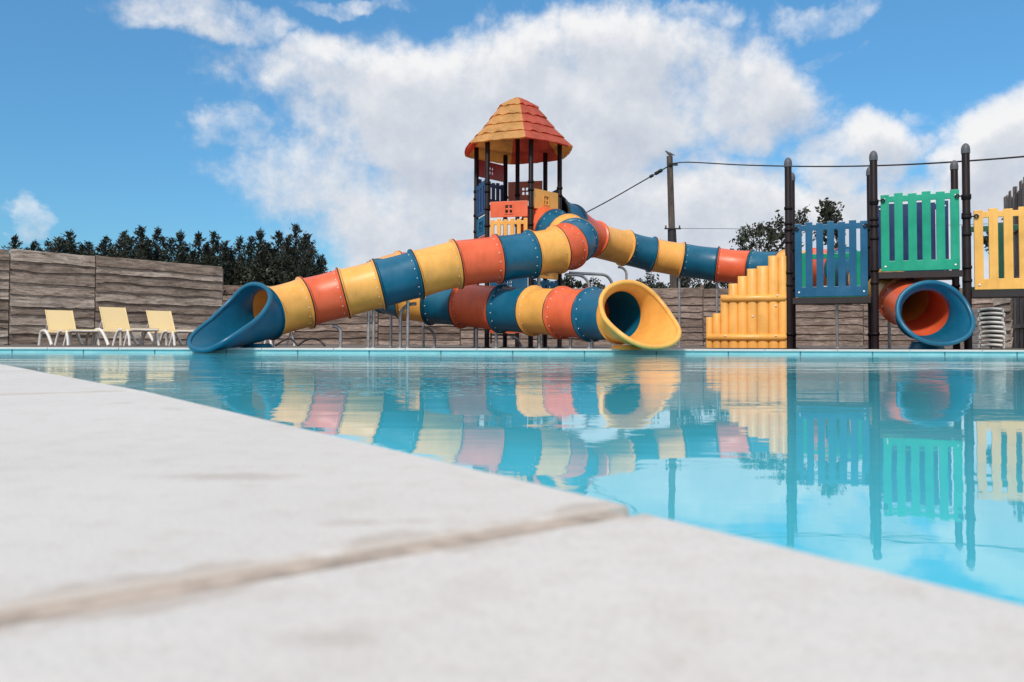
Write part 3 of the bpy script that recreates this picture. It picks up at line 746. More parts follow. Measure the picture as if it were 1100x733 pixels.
# stepped yellow side of the stair: tall round ribs, two bands
ribs = [(758.7, 766, 341), (766, 774.4, 337), (774.4, 783, 317), (783, 793, 305), (793, 803, 297), (803, 813.6, 289), (813.6, 825.8, 286), (825.8, 836.5, 275), (836.5, 845.5, 275)]
ux, uy = math.cos(R(-22)), math.sin(R(-22))
def plx(px, yl=0.0):        # local x on the front plane seen in a photo column
    k = (px-PPX)/F; ox, oy = FR.x - uy*yl, FR.y + ux*yl
    return (k*oy - ox)/(ux - k*uy)
def side_panel(yl, parent, zb=0.02):
    mb = MB(); NS_ = 8
    for (xa, xb, ty) in ribs:
        x0, x1 = plx(xa), plx(xb); Yc = FR.y + uy*(x0+x1)/2
        zt = ZP(ty, Yc, 800) - GZ; wv = x1-x0
        profx = [(x0 + wv*(0.5-0.5*math.cos(math.pi*k/NS_)), -0.034 - 0.040*math.sin(math.pi*k/NS_)) for k in range(NS_+1)]
        zs = [zb, zt-0.03, zt-0.008, zt]; sh = [0, 0, 0.012, 0.03]
        vs = []; 
        for z, s_ in zip(zs, sh): vs += [(x, yl + min(-0.012, y + s_), z) for x, y in profx]
        n = NS_+1; fs = [(r_*n+k, r_*n+k+1, (r_+1)*n+k+1, (r_+1)*n+k) for r_ in range(3) for k in range(NS_)]
        mb.add(vs, fs, 0, True)
        back = [(x0, yl+0.0, zb), (x1, yl+0.0, zb), (x1, yl+0.0, zt), (x0, yl+0.0, zt)]
        mb.add(back, [(0, 1, 2, 3)])
        top = [(x, yl+min(-0.012, y+0.03), zt) for x, y in profx] + [(x1, yl, zt), (x0, yl, zt)]
        mb.add(top, [tuple(range(len(top)))])
        mb.add([(x0, yl-0.036, zb), (x0, yl, zb), (x0, yl, zt), (x0, yl-0.012, zt)], [(0, 1, 2, 3)])
        mb.add([(x1, yl-0.036, zb), (x1, yl, zb), (x1, yl, zt), (x1, yl-0.012, zt)], [(0, 1, 2, 3)])
    for (py, xa) in ((320.5, 775.5), (362.5, 759.5)):
        x0, x1 = plx(xa), plx(845); z = ZP(py, 13.0, 800)-GZ
        mb.tube([(x0, yl-0.050, z), (x0+0.025, yl-0.056, z), (x1-0.025, yl-0.056, z), (x1, yl-0.050, z)], [0.03, 0.058, 0.058, 0.03], 16)
    o = mb.build('stepped_side_panel', M['yellow'], parent)
    return o
sp = side_panel(0.0, plat); sp['label'] = 'yellow stepped side panel of upright ribs'
for (px, py) in ((836, 318), (834, 329), (809, 340), (780, 361), (834, 361)):
    x = plx(px); b = MB(); b.lathe([(0.016, 0), (0.016, 0.008), (0.009, 0.013), (0, 0.014)], (x, -0.113 if py in (318, 361) else -0.073, ZP(py, 13.0, 800)-GZ), 10, 0, (0, -1, 0)); b.build('bolt', M['bolt'], sp)
side_panel(MD+0.03, plat)['label'] = 'far yellow stepped side panel'
mb = MB()
for k in range(5):
    x1 = -2*MW - 0.10 - 0.26*k
    mb.box((x1-0.10, MD/2, decks[0][1]*(5-k)/6.0), (0.26, MD-0.02, 0.05))
mb.build('stair_treads', M['grating'], plat)
# ------------------------------------------------------------------ fences
def plank_panel(parent, a, b, h0, h1, z0, rows, m, name='plank_panel', seed=0):
    """Waney edged boards, each overlapping the one below; a -> b on the ground, front towards the pool."""
    rnd = random.Random(seed); a = Vector(a); b = Vector(b); d = b-a; L = d.length
    mb = MB(); NCOL = 28
    ys = [0.0]
    for k in range(rows): ys.append(ys[-1] + rnd.uniform(0.8, 1.25))
    ys = [y/ys[-1] for y in ys]
    for r_ in range(rows):
        tint = rnd.random(); lo, hi = [], []
        ph = rnd.uniform(0, 100); am = rnd.uniform(0.015, 0.04)
        tl, tr = rnd.uniform(-0.012, 0.012), rnd.uniform(-0.012, 0.012)
        th = 0.028
        yo_lo = -0.055 - rnd.uniform(0, 0.02); yo_hi = -0.002
        vs = []
        for k in range(NCOL+1):
            w = k/NCOL; hh = h0 + (h1-h0)*w
            wave = lambda q: am*mnoise.noise(Vector((w*L*1.3+ph, q, 0))) + 0.35*am*mnoise.noise(Vector((w*L*6+ph, q+7, 0)))
            zb_ = z0 + hh*ys[r_] + (wave(r_*3.1)*1.6 + tl*(1-w) + tr*w if r_ else 0) - (0.03 if r_ else 0)
            zt_ = z0 + hh*ys[r_+1] + (wave(50+r_)*(0.9 if r_ == rows-1 else 0.3)) + (0.012 if r_ < rows-1 else 0)
            x = w*L
            vs += [(x, yo_lo, zb_), (x, yo_lo+0.003, zb_+0.012), (x, yo_hi-0.012, zt_-0.006), (x, yo_hi, zt_), (x, yo_hi+th*0.6, zt_), (x, yo_lo+th, zb_)]
        n = 6; fs = []
        for k in range(NCOL):
            for q in range(n): fs.append((k*n+q, k*n+(q+1) % n, (k+1)*n+(q+1) % n, (k+1)*n+q))
        fs += [tuple(range(n)), tuple(reversed(range(NCOL*n, NCOL*n+n)))]
        mb.add(vs, fs, 0, False, tint)
    o = mb.build(name, m, parent)
    o.location = (a.x-parent.location.x, a.y-parent.location.y, 0); o.rotation_euler = (0, 0, math.atan2(d.y, d.x))
    return o
def fence_post(parent, p, h, m, s=0.11, seed=0):
    mb = MB(); mb.box((0, 0, h/2), (s, s, h), tint=random.Random(seed).random())
    o = mb.build('fence_post', m, parent, bevel=0.008); o.location = (p.x-parent.location.x, p.y-parent.location.y, 0)
    return o
fa, fb = P(0, 368, 19.8), P(238, 368, 23.9); fa.z = fb.z = GZ
fdir = (fb-fa).normalized(); 
fl = empty('plank_fence', fb); tag(fl, 'tall weathered plank fence behind the yellow sun loungers', 'fence')
def on_fence(px):   # a point of the fence line in a photo column
    k = (px-PPX)/F; t = (k*fa.y-fa.x)/(fdir.x-k*fdir.y); return fa + fdir*t
hT = lambda py, p: ZP(py, p.y) - GZ
H = 2.36
edges = [on_fence(-170), on_fence(-78), on_fence(8.7), on_fence(101), on_fence(238)]
for q in range(4):
    a_, b_ = edges[q]+fdir*0.015, edges[q+1]-fdir*0.015
    plank_panel(fl, a_, b_, H+(0.05 if q == 2 else 0.0)+(0.04 if q == 3 else 0), H - (0.02 if q == 3 else -0.03), 0.02, 10 if q != 2 else 9, M['timber'], seed=40+q)
for q, p in enumerate(edges): fence_post(fl, p + Vector((-fdir.y, fdir.x, 0))*0.09, H-0.05, M['timber'], seed=q)
H2 = ZP(309, 26.0) - GZ
lf = empty('plank_fence', (0, 26, GZ)); tag(lf, 'lower dark plank fence running behind the tube slides and the play platform', 'fence')
xs = [-10.3, -7.2, -4.4, -1.7, 1.0, 3.6, 6.3, 9.0, 11.6, 14.2, 16.8]
for q in range(len(xs)-1):
    plank_panel(lf, Vector((xs[q]+0.015, 26+0.02*q, 0)), Vector((xs[q+1]-0.015, 26.02+0.02*q, 0)), H2+random.uniform(-0.06, 0.05), H2+random.uniform(-0.06, 0.05), 0.02, 8, M['timber_dark'], seed=80+q)
for q, x in enumerate(xs): fence_post(lf, Vector((x, 26.10+0.02*q, 0)), H2+(0.12 if q in (6, 2) else -0.06), M['timber_dark'], seed=q+30)
# upright board wall on the right edge
vf = empty('board_wall', (0, 0, GZ)); ba, bb = P(1081, 368, 19.5), P(1165, 368, 13.2)
vf.location = (ba.x, ba.y, GZ); tag(vf, 'tall wall of grey upright boards at the right edge behind the yellow picket panel', 'board wall')
d = bb-ba; d.z = 0; Lw = d.length; d.normalize(); k = 0; x = 0; mb = MB(); rnd = random.Random(5)
while x < Lw:
    w_ = rnd.uniform(0.15, 0.22); h_ = ZP(215, 19.5) - GZ + rnd.uniform(-0.10, 0.16)
    c = d*(x+w_/2); rot = Matrix.Rotation(math.atan2(d.y, d.x), 3, 'Z')
    mb.box((c.x + (-d.y)*0.012*(k % 2), c.y + d.x*0.012*(k % 2), h_/2), (w_-0.012, 0.03, h_), rot=rot, tint=rnd.random()); x += w_; k += 1
mb.build('boards', M['timber_v'], vf)
mb = MB()
for z in (0.5, 1.6, 2.7): mb.box((d.x*Lw/2-d.y*(-0.05), d.y*Lw/2-d.x*0.05, z), (Lw, 0.05, 0.09), rot=Matrix.Rotation(math.atan2(d.y, d.x), 3, 'Z'))
mb.build('wall_rails', M['timber_v'], vf)
sp_ = empty('plank_screen', P(1069, 368, 17.5)); sp_.location.z = GZ
tag(sp_, 'short rough plank screen beside the stack of white loungers', 'fence')
plank_panel(sp_, P(1070, 368, 17.5), P(1088, 368, 17.0), 1.15, 1.2, 0.02, 6, M['timber'], seed=9)
# ------------------------------------------------------------------ sun loungers
def make_lounger():
    root = empty('sun_lounger')
    mb = MB()
    for s in (-1, 1):
        mb.tube([(-0.30, s*0.285, 0.335), (0.3, s*0.285, 0.335), (0.98, s*0.285, 0.325)], 0.020, 10)
    mb.tube([(0.98, -0.285, 0.325), (1.0, 0, 0.32), (0.98, 0.285, 0.325)], 0.022, 10)
    mb.build('frame', M['white'], root)
    for s in (-1, 1):
        y = s*0.31
        for path, rr in (([(-0.74, 0), (-0.715, 0.20), (-0.68, 0.295), (-0.60, 0.33), (-0.40, 0.33), (-0.27, 0.27), (-0.10, 0.12), (0.03, 0)], 0.036),
                         ([(0.24, 0), (0.30, 0.15), (0.40, 0.28), (0.50, 0.325), (0.62, 0.325)], 0.030), ([(0.97, 0), (0.90, 0.20), (0.84, 0.32)], 0.028), ([(0.72, 0), (0.80, 0.18), (0.86, 0.31)], 0.022)):
            l = MB(); S, _ = spline([(x, y*(1.03 if z < 0.1 else 1.0), z) for x, z in path], 5); l.tube(S, rr, 10); l.build('leg', M['white'], root)
    st = MB(); n = 10
    for i in range(n):
        pass
    vs = []; fs = []
    for i in range(n+1):
        x = -0.25 + 1.22*i/n; z = 0.362 - 0.012*math.sin(math.pi*i/n)
        vs += [(x, -0.31, z), (x, 0.31, z), (x, 0.31, z-0.06), (x, -0.31, z-0.06)]
    for i in range(n):
        for q in range(4): fs.append((i*4+q, i*4+(q+1) % 4, i*4+4+(q+1) % 4, i*4+4+q))
    fs += [(0, 1, 2, 3), (n*4+3, n*4+2, n*4+1, n*4)]
    st.add(vs, fs); st.build('seat', M['mesh_yellow'], root)
    bk = MB(); vs = []; fs = []
    for i in range(n+1):
        w = i/n; x = -0.27 - 0.24*w; z = 0.355 + 0.47*w + 0.012*math.sin(math.pi*w)
        vs += [(x, -0.275, z), (x, 0.275, z), (x-0.012, 0.275, z-0.008), (x-0.012, -0.275, z-0.008)]
    for i in range(n):
        for q in range(4): fs.append((i*4+q, i*4+(q+1) % 4, i*4+4+(q+1) % 4, i*4+4+q))
    fs += [(0, 1, 2, 3), (n*4+3, n*4+2, n*4+1, n*4)]
    bk.add(vs, fs); b = bk.build('backrest', M['mesh_yellow'], root)
    bf = MB(); bf.tube([(-0.27, -0.285, 0.35), (-0.51, -0.285, 0.825)], 0.012, 8); bf.tube([(-0.27, 0.285, 0.35), (-0.51, 0.285, 0.825)], 0.012, 8)
    bf.build('backrest_frame', M['mesh_yellow'], b)
    pr = MB(); pr.tube([(-0.42, -0.24, 0.62), (-0.62, -0.24, 0.32)], 0.012, 8); pr.tube([(-0.42, 0.24, 0.62), (-0.62, 0.24, 0.32)], 0.012, 8); pr.build('prop', M['white'], root)
    return root
def dup(root):
    r = root.copy(); COL.objects.link(r)
    for ch in list(root.children):
        c = ch.copy(); COL.objects.link(c); c.parent = r
        for g_ in list(ch.children):
            k_ = g_.copy(); COL.objects.link(k_); k_.parent = c
    return r
l0 = make_lounger()
LS = [(71, 19.4, 'yellow sun lounger nearest the left edge with its foot end overlapping the next lounger', -41, 1.0),
      (131, 19.0, 'yellow sun lounger with the tallest most upright backrest, middle one of the row of three', -38, 1.07),
      (180, 19.6, 'yellow sun lounger whose foot end disappears behind the blue slide outlet', -41, 1.0),
      (272, 19.4, 'yellow sun lounger mostly hidden, only its seat showing under the tube of the long slide', -33, 1.0)]
for i, (px, Y, lab, a, s) in enumerate(LS):
    o = l0 if i == 0 else dup(l0)
    p = P(px, 368, Y); o.location = (p.x+0.02, p.y, GZ); o.rotation_euler = (0, 0, R(a)); o.scale = (1.08, 1.08, s*1.06)
    tag(o, lab, 'sun lounger', 'yellow sun loungers along the plank fence')
# stack of white loungers on the right, each one its own thing
def stack_item():
    mb = MB(); n = 10; vs = []; fs = []
    w_, t_ = 0.36, 0.042
    for i in range(n+1):
        x = -w_/2 + w_*i/n; z = 0.018*math.cos(math.pi*(x/w_)) 
        for y in (-0.8, 0.8): vs += [(x, y, z), (x, y, z-t_)]
    for i in range(n):
        a_ = i*4
        fs += [(a_, a_+4, a_+6, a_+2), (a_+1, a_+3, a_+7, a_+5), (a_, a_+1, a_+5, a_+4), (a_+2, a_+6, a_+7, a_+3)]
    fs += [(0, 2, 3, 1), (n*4, n*4+1, n*4+3, n*4+2)]
    mb.add(vs, fs, 0, True)
    for s in (-1, 1):
        mb.box((s*w_/2, 0, -0.03), (0.03, 1.6, 0.05))
        for y in (-0.7, 0.7): mb.box((s*(w_/2+0.005), y, -0.045), (0.034, 0.06, 0.068))
    return mb
base_it = stack_item().build('stacked_lounger', M['white'])
pS = P(1059, 368, 14.6)
names = ['lowest of', 'second from the bottom of', 'third from the bottom of', 'fourth from the bottom of', 'middle one of', 'fourth from the top of', 'third from the top of', 'second from the top of', 'topmost of']
for k in range(9):
    o = base_it if k == 0 else base_it.copy()
    if k: COL.objects.link(o)
    o.location = (pS.x + 0.006*math.sin(k*2.1), pS.y + 0.02*math.cos(k), GZ + 0.085 + 0.0795*k + 0.0); o.rotation_euler = (0, 0, R(-24 + 0.8*math.sin(k*3)))
    tag(o, 'white plastic lounger, ' + names[k] + ' the stack right of the round blue outlet', 'lounger', 'stacked white plastic loungers')
# black hose lying behind the blue outlet
hp = P(322, 368, 14.6); mb = MB(); pts = []
for k in range(46):
    t = k/45; pts.append((-0.45+0.9*t, 0.12*math.sin(t*9), 0.03 + 0.13*abs(math.sin(t*math.pi*2.0))))
mb.tube(pts, 0.018, 8); o = mb.build('hose', M['rubber_and_shade']); o.location = (hp.x, hp.y, GZ); tag(o, 'black hose looping over the ground beside the slide leg', 'hose')
# ------------------------------------------------------------------ utility pole, wires, bird
PY = 30.0
pb, pt = P(725.5, 368, PY), P(719.3, 168, PY); pb.z = GZ
pole = empty('utility_pole', pb); tag(pole, 'leaning wooden utility pole behind the tube slide with a bird on its top', 'utility pole')
mb = MB(); v = pt-pb; mb.tube([v*k/8 for k in range(9)], [0.15-0.035*k/8 for k in range(9)], 14); mb.build('shaft', M['pole'], pole)
mb = MB(); c = v*((ZP(246, PY)-GZ)/v.z)
mb.box((c.x, c.y-0.16, c.z), (0.62, 0.05, 0.05)); 
for s in (-1, 1): mb.lathe([(0.02, 0), (0.035, 0.03), (0.02, 0.06), (0.035, 0.09), (0, 0.11)], (c.x+s*0.26, c.y-0.16, c.z+0.02), 10)
mb.build('crossarm', M['wire'], pole)
mb = MB(); c0 = v*((ZP(266, PY)-GZ)/v.z); mb.tube([c0, c], [0.175, 0.16], 12); mb.box((c0.x+0.12, c0.y-0.14, c0.z+0.02), (0.22, 0.10, 0.12)); mb.build('cable_wrap', M['wire'], pole)
mb = MB(); c1 = v*((ZP(177, PY)-GZ)/v.z); mb.box((c1.x+0.10, c1.y-0.12, c1.z), (0.34, 0.06, 0.10)); mb.build('bracket', M['wire'], pole)
def wire(name, pts, r, lab, beads=()):
    S, _ = spline(pts, 16); mb = MB(); mb.tube(S, r, 6)
    for (i, rr) in beads: mb.lathe([(0, -0.10), (rr, -0.07), (rr, 0.07), (0, 0.10)], S[i], 8, 0, (S[i+1]-S[i]).normalized())
    o = mb.build(name, M['wire']); tag(o, lab, 'power line')
wire('power_line', [P(721, 177, PY-0.2), P(690, 195, 31), P(655, 215, 32), P(617, 235, 33), P(575, 255.5, 33.8), P(553, 266, 34.3), P(549, 285, 34.4), P(549, 330, 34.4), P(549, 371, 34.4)], 0.026, 'black cable running down to the left from the pole top', ((6, 0.07), (8, 0.07), (11, 0.06)))
wire('power_line', [P(721, 176, PY-0.2), P(735, 174.5, 29), P(800, 177.5, 26), P(880, 179, 23), P(960, 177.5, 20.5), P(1040, 173, 18.5), P(1130, 165.5, 17), P(1400, 135, 14)], 0.02, 'black cable sagging from the pole top across to the right edge')
wire('power_line', [P(730, 245.5, PY-0.2), P(790, 246, 30), P(850, 247, 30), P(960, 244, 30), P(1130, 238, 30), P(1400, 225, 30)], 0.008, 'thin lower wire stretched level from the pole crossarm')
bm = bmesh.new(); sk = bm.verts.layers.skin.verify()
chain = [((-0.20, 0, 0.02), 0.012), ((-0.12, 0, 0.05), 0.028), ((-0.02, 0, 0.09), 0.062), ((0.06, 0, 0.125), 0.058), ((0.11, 0, 0.175), 0.032), ((0.135, 0, 0.21), 0.032), ((0.175, 0, 0.205), 0.008)]
prev = None
for (c, r_) in chain:
    vv = bm.verts.new(c); vv[sk].radius = (r_, r_); vv[sk].use_root = prev is None
    if prev: bm.edges.new((prev, vv))
    if abs(c[0]+0.02) < 1e-6: hub = vv
    prev = vv
for s in (-1, 1):
    a_ = bm.verts.new((0.01, s*0.03, 0.035)); a_[sk].radius = (0.014, 0.014); b_ = bm.verts.new((0.015, s*0.032, 0.0)); b_[sk].radius = (0.008, 0.008)
    bm.edges.new((hub, a_)); bm.edges.new((a_, b_))
me = bpy.data.meshes.new('bird'); bm.to_mesh(me); bm.free(); me.materials.append(M['bird'])
bird = link('bird', me); bird.modifiers.new('skin', 'SKIN'); m_ = bird.modifiers.new('sub', 'SUBSURF'); m_.levels = 2; m_.render_levels = 2
bird.location = pt + Vector((0.0, 0, 0.0)); bird.rotation_euler = (0, 0, R(160)); tag(bird, 'dark bird perched on top of the utility pole', 'bird')
# ------------------------------------------------------------------ trees
def leaf_quads(mb, pts, size, tint_f, flat=0.0, rnd=random):
    for p in pts:
        s = size*rnd.uniform(0.6, 1.35)
        nrm_ = Vector((rnd.uniform(-1, 1), rnd.uniform(-1, 1), rnd.uniform(-0.4, 1))).normalized()
        a_ = nrm_.orthogonal().normalized(); a_ = Matrix.Rotation(rnd.uniform(0, 6.28), 3, nrm_) @ a_; b_ = nrm_.cross(a_)
        mb.add([p - a_*s*0.5, p + b_*s*0.28, p + a_*s*0.6, p - b_*s*0.28], [(0, 1, 2, 3)], 0, False, tint_f(p, rnd))
def conifer_mesh(seed, h=4.0, n=11000):
    """Bushy evergreen with several leaders: each leader a loose cone of upswept sprays."""
    rnd = random.Random(seed); mb = MB(); branches = []
    leaders = [(0.0, 0.0, h, 1.25)]
    for k in range(6):
        a_ = k*1.05 + rnd.uniform(-0.4, 0.4); d_ = rnd.uniform(0.35, 0.85)
        leaders.append((math.cos(a_)*d_, math.sin(a_)*d_*0.7, h*rnd.uniform(0.70, 0.93), rnd.uniform(0.7, 1.0)))
    for (lx, ly, lh, rad) in leaders:
        m_ = 85 if lh == h else 58
        for k in range(m_):
            z = lh*(0.25 + 0.745*(k/(m_-1))**0.9); w = (lh-z)
            r_ = min(rad, 0.05 + 0.42*w**0.85)*rnd.uniform(0.35, 1.45)
            branches.append((lx + rnd.uniform(-.03, .03), ly, z, r_, k*2.399 + rnd.uniform(-0.6, 0.6), rnd.random()))
    per = n//len(branches)
    for (lx, ly, z, r_, az, tb) in branches:
        dx, dy = math.cos(az), math.sin(az); lean = rnd.uniform(0.2, 0.9)
        for q in range(per):
            t = rnd.random()**0.55; sp_ = 0.05 + 0.08*t*min(1, r_)
            p = Vector((lx + dx*r_*t + rnd.gauss(0, sp_)*0.7, ly + dy*r_*t + rnd.gauss(0, sp_)*0.7, z + lean*0.30*min(r_, 0.6)*t*t + rnd.gauss(0, 0.045)))
            s = rnd.uniform(0.05, 0.12); ax = Vector((dx+rnd.gauss(0, .3), dy+rnd.gauss(0, .3), rnd.uniform(0.2, 1.6))).normalized(); sd = ax.orthogonal().normalized(); sd = Matrix.Rotation(rnd.uniform(0, 6.28), 3, ax) @ sd
            mb.add([p-ax*s*0.5, p+sd*s*0.22, p+ax*s*0.8, p-sd*s*0.22], [(0, 1, 2, 3)], 0, False, min(1, max(0, 0.55*tb + 0.5*rnd.random())))
    return mb
def conifer(seed):
    root = empty('conifer_tree')
    tr = MB(); tr.tube([(0, 0, 0), (0.02, 0, 1.5), (0, 0.01, 3.8)], [0.10, 0.07, 0.012], 8); tr.build('trunk', M['bark'], root)
    conifer_mesh(seed).build('crown', M['needle'], root, fix=False)
    return root
protos = [conifer(s) for s in (1, 2, 3, 4)]
CT = [(-30, 258, 25.5, 'conifer with a rounded top cut by the left edge of the picture'), (14, 256, 26, 'broad dark conifer nearest the left edge above the plank fence'), (35, 262, 27, 'low conifer in the dip beside the broad left one'),
      (60, 258, 26.3, 'narrow conifer standing just left of the spiky one over the first fence joint'), (73, 251, 27, 'spiky conifer with a lone sharp tip above the left fence panel'), (94, 263, 27.5, 'lowest conifer of the row right above the fence joint'),
      (112, 257, 26.4, 'conifer above the right fence panel just past the joint'), (131, 251, 27, 'conifer with twin tips above the middle lounger'), (150, 246, 26.5, 'tallest conifer above the right fence panel'), (167, 248, 27.2, 'bushy conifer just right of the tallest one over the fence'),
      (192, 251, 26.5, 'conifer above the right lounger'), (212, 252, 27.2, 'conifer close before the end of the tall fence'), (228, 251, 26.8, 'conifer standing behind the end post of the tall fence'),
      (256, 257, 27.6, 'short conifer just right of the tall fence end'), (278, 249, 27.2, 'slim conifer above the blue slide outlet'), (298, 250, 27.8, 'narrow conifer just left of the pointed last one'),
      (316, 243, 27.2, 'tall pointed conifer, the last big one before the open sky'), (334, 266, 28, 'small conifer sloping down to the open sky at the right end of the row')]
for i, (px, py, Y, lab) in enumerate(CT):
    o = protos[i] if i < 4 else dup(protos[(i*7) % 4])
    p = P(px, 368, Y); hh = ZP(py, Y) - GZ
    o.location = (p.x, p.y, GZ); s = hh/4.0; o.scale = (s*random.uniform(0.9, 1.2), s*0.9, s); o.rotation_euler = (0, 0, random.uniform(0, 6.28))
    tag(o, lab, 'conifer', 'conifers behind the plank fence')
def shrub(name, px, py, Y, wpx, lab, m='shrub', n=3500, size=0.10, seed=0, grp=None):
    rnd = random.Random(seed); root = empty(name, P(px, 368, Y)); root.location.z = GZ
    h = ZP(py, Y)-GZ; w_ = wpx/F*Y/2
    tr = MB()
    for k in range(5):
        a_ = rnd.uniform(0, 6.28); tr.tube([(0.05*math.cos(a_), 0.05*math.sin(a_), 0), (w_*0.3*math.cos(a_), w_*0.3*math.sin(a_), h*0.45), (w_*0.55*math.cos(a_), w_*0.55*math.sin(a_), h*0.85)], [0.04, 0.025, 0.008], 6)
    tr.build('trunk', M['bark'], root)
    mb = MB(); lumps = [(Vector((rnd.uniform(-1, 1)*w_*0.72, rnd.uniform(-1, 1)*w_*0.6, h*rnd.uniform(0.3, 0.86))), rnd.uniform(0.22, 0.42)*min(w_, h*0.5), rnd.random()) for k in range(34)]
    lumps.append((Vector((0, 0, h*0.9)), 0.1*h, 0.5))
    pts = []
    for (c, r_, tb) in lumps:
        for q in range(n//len(lumps)):
            d_ = Vector((rnd.gauss(0, 1), rnd.gauss(0, 1), rnd.gauss(0, 1))).normalized()*r_*rnd.random()**0.4
            p = c+d_
            if p.z > 0.05: leaf_quads(mb, [p], size, lambda p_, r__: min(1, max(0, 0.45*tb+0.55*r__.random())), rnd=rnd)
    mb.build('crown', M[m], root, fix=False); tag(root, lab, 'shrub' if 'shrub' in name else 'tree', grp)
    return root
for (px, py, Y, w_, lab, sd) in ((255, 276, 27.0, 50, 'speckled leafy shrub just past the end of the tall fence', 1), (290, 272, 27.0, 55, 'speckled leafy shrub under the slim conifer above the low fence', 2), (328, 279, 27.3, 48, 'speckled leafy shrub under the pointed conifer beside the red tube section', 3)):
    shrub('leafy_shrub', px, py, Y, w_, lab, 'shrub', 4200, 0.09, sd, 'speckled shrubs above the low fence')
for (px, py, Y, w_, lab, sd) in ((612, 293, 32, 34, 'small dark tree between the tower and the slide legs', 11), (639, 297, 32, 26, 'lower dark tree close to the slide leg under the sky gap', 12), (700, 291, 31, 40, 'dark tree behind the back slide just left of the utility pole foot', 13), (738, 283, 31, 50, 'dark tree under the back slide around the utility pole foot', 14), (775, 292, 31, 50, 'dark tree under the red section of the back slide', 15)):
    shrub('small_tree', px, py, Y, w_, lab, 'needle', 4200, 0.12, sd, 'dark trees behind the low fence')
def broadleaf(px, py, Y, wpx, lab, seed, ybase=300):
    """An open crown: limbs that fork three times, leaves in loose clusters at the twig ends."""
    rnd = random.Random(seed); root = empty('broadleaf_tree', P(px, 368, Y)); root.location.z = GZ
    h = ZP(py, Y)-GZ; w_ = wpx/F*Y/2; tr = MB(); tips = []
    def grow(p, d_, L_, r_, lev):
        q = p + d_*L_; mid_ = (p+q)/2 + Vector((rnd.uniform(-1, 1), rnd.uniform(-1, 1), 0))*L_*0.06
        tr.tube([p, mid_, q], [r_, r_*0.85, r_*0.65], 6)
        if lev >= 2: tips.append(mid_)
        if lev == 4: tips.append(q); return
        for k in range(rnd.choice((2, 3, 3)) if lev < 3 else 3):
            dd = (d_ + Vector((rnd.gauss(0, 1), rnd.gauss(0, 1), rnd.gauss(0.25, 0.6)))*0.55).normalized()
            grow(q, dd, L_*rnd.uniform(0.55, 0.8), r_*0.6, lev+1)
    grow(Vector((0, 0, 0)), Vector((0.02, 0, 1)), h*0.42, 0.11, 0)
    mx = max(t.z for t in tips); wx = max(abs(t.x) for t in tips)
    sz, sx = h*0.985/mx, w_/wx
    tr.v = [(x*(1+(sx-1)*min(1, z/(mx*0.3))), y*(1+(sx-1)*min(1, z/(mx*0.3))), z*sz) for x, y, z in tr.v]
    tr.build('trunk', M['bark'], root)
    mb = MB()
    for t in tips:
        c = Vector((t.x*sx, t.y*sx, t.z*sz)); tb = rnd.random(); r_ = rnd.uniform(0.10, 0.24)
        for q in range(rnd.randint(6, 17)):
            leaf_quads(mb, [c + Vector((rnd.gauss(0, 1), rnd.gauss(0, 1), rnd.gauss(0, 0.8)))*r_*0.62], 0.14, lambda p_, r__: min(1, 0.4*tb+0.6*r__.random()), rnd=rnd)
    mb.build('crown', M['leaf'], root, fix=False); tag(root, lab, 'tree')
broadleaf(826, 233, 29, 78, 'open leafy tree showing left of the first brown post above the yellow stepped side', 21)
broadleaf(908, 217, 29, 62, 'open leafy tree rising above the blue picket panel', 22)
broadleaf(1078, 238, 27, 50, 'open leafy tree seen through the yellow picket panel', 24)
# ------------------------------------------------------------------ sky, sun
SUN_EL, SUN_AZ = R(44), R(202)      # azimuth clockwise from +Y (the view direction): high behind the camera's left
sun_dir = Vector((math.sin(SUN_AZ)*math.cos(SUN_EL), math.cos(SUN_AZ)*math.cos(SUN_EL), math.sin(SUN_EL)))
sd = bpy.data.lights.new('sun', 'SUN'); sun = bpy.data.objects.new('sun', sd); COL.objects.link(sun)
sd.energy = 2.85; sd.angle = R(7); sd.color = (1.0, 0.915, 0.81)
sun.rotation_euler = (-sun_dir).to_track_quat('-Z', 'Y').to_euler()
world = bpy.data.worlds.new('World'); sc.world = world; world.use_nodes = True
nt = world.node_tree; bg = nt.nodes['Background']; bg.inputs['Strength'].default_value = 0.10
sky = N(nt, 'ShaderNodeTexSky', sky_type='NISHITA'); sky.sun_disc = False; sky.sun_elevation = SUN_EL; sky.sun_rotation = SUN_AZ
sky.altitude = 0; sky.air_density = 1.0; sky.dust_density = 0.6; sky.ozone_density = 1.5
tc = N(nt, 'ShaderNodeTexCoord'); sx = N(nt, 'ShaderNodeSeparateXYZ'); nt.links.new(tc.outputs['Generated'], sx.inputs[0])
def math_(op, a, b=None, c=None):
    n = N(nt, 'ShaderNodeMath', operation=op)
    for i, v in enumerate((a, b, c)):
        if v is None: continue
        if isinstance(v, (int, float)): n.inputs[i].default_value = v
        else: nt.links.new(v, n.inputs[i])
    return n.outputs[0]
az = math_('ARCTAN2', sx.outputs['X'], sx.outputs['Y']); el = math_('ARCSINE', sx.outputs['Z'])
cv = N(nt, 'ShaderNodeCombineXYZ'); nt.links.new(az, cv.inputs[0]); nt.links.new(el, cv.inputs[1])
def azel(px, py):
    d = ray(px, py).normalized(); return math.atan2(d.x, d.y), math.asin(d.z)
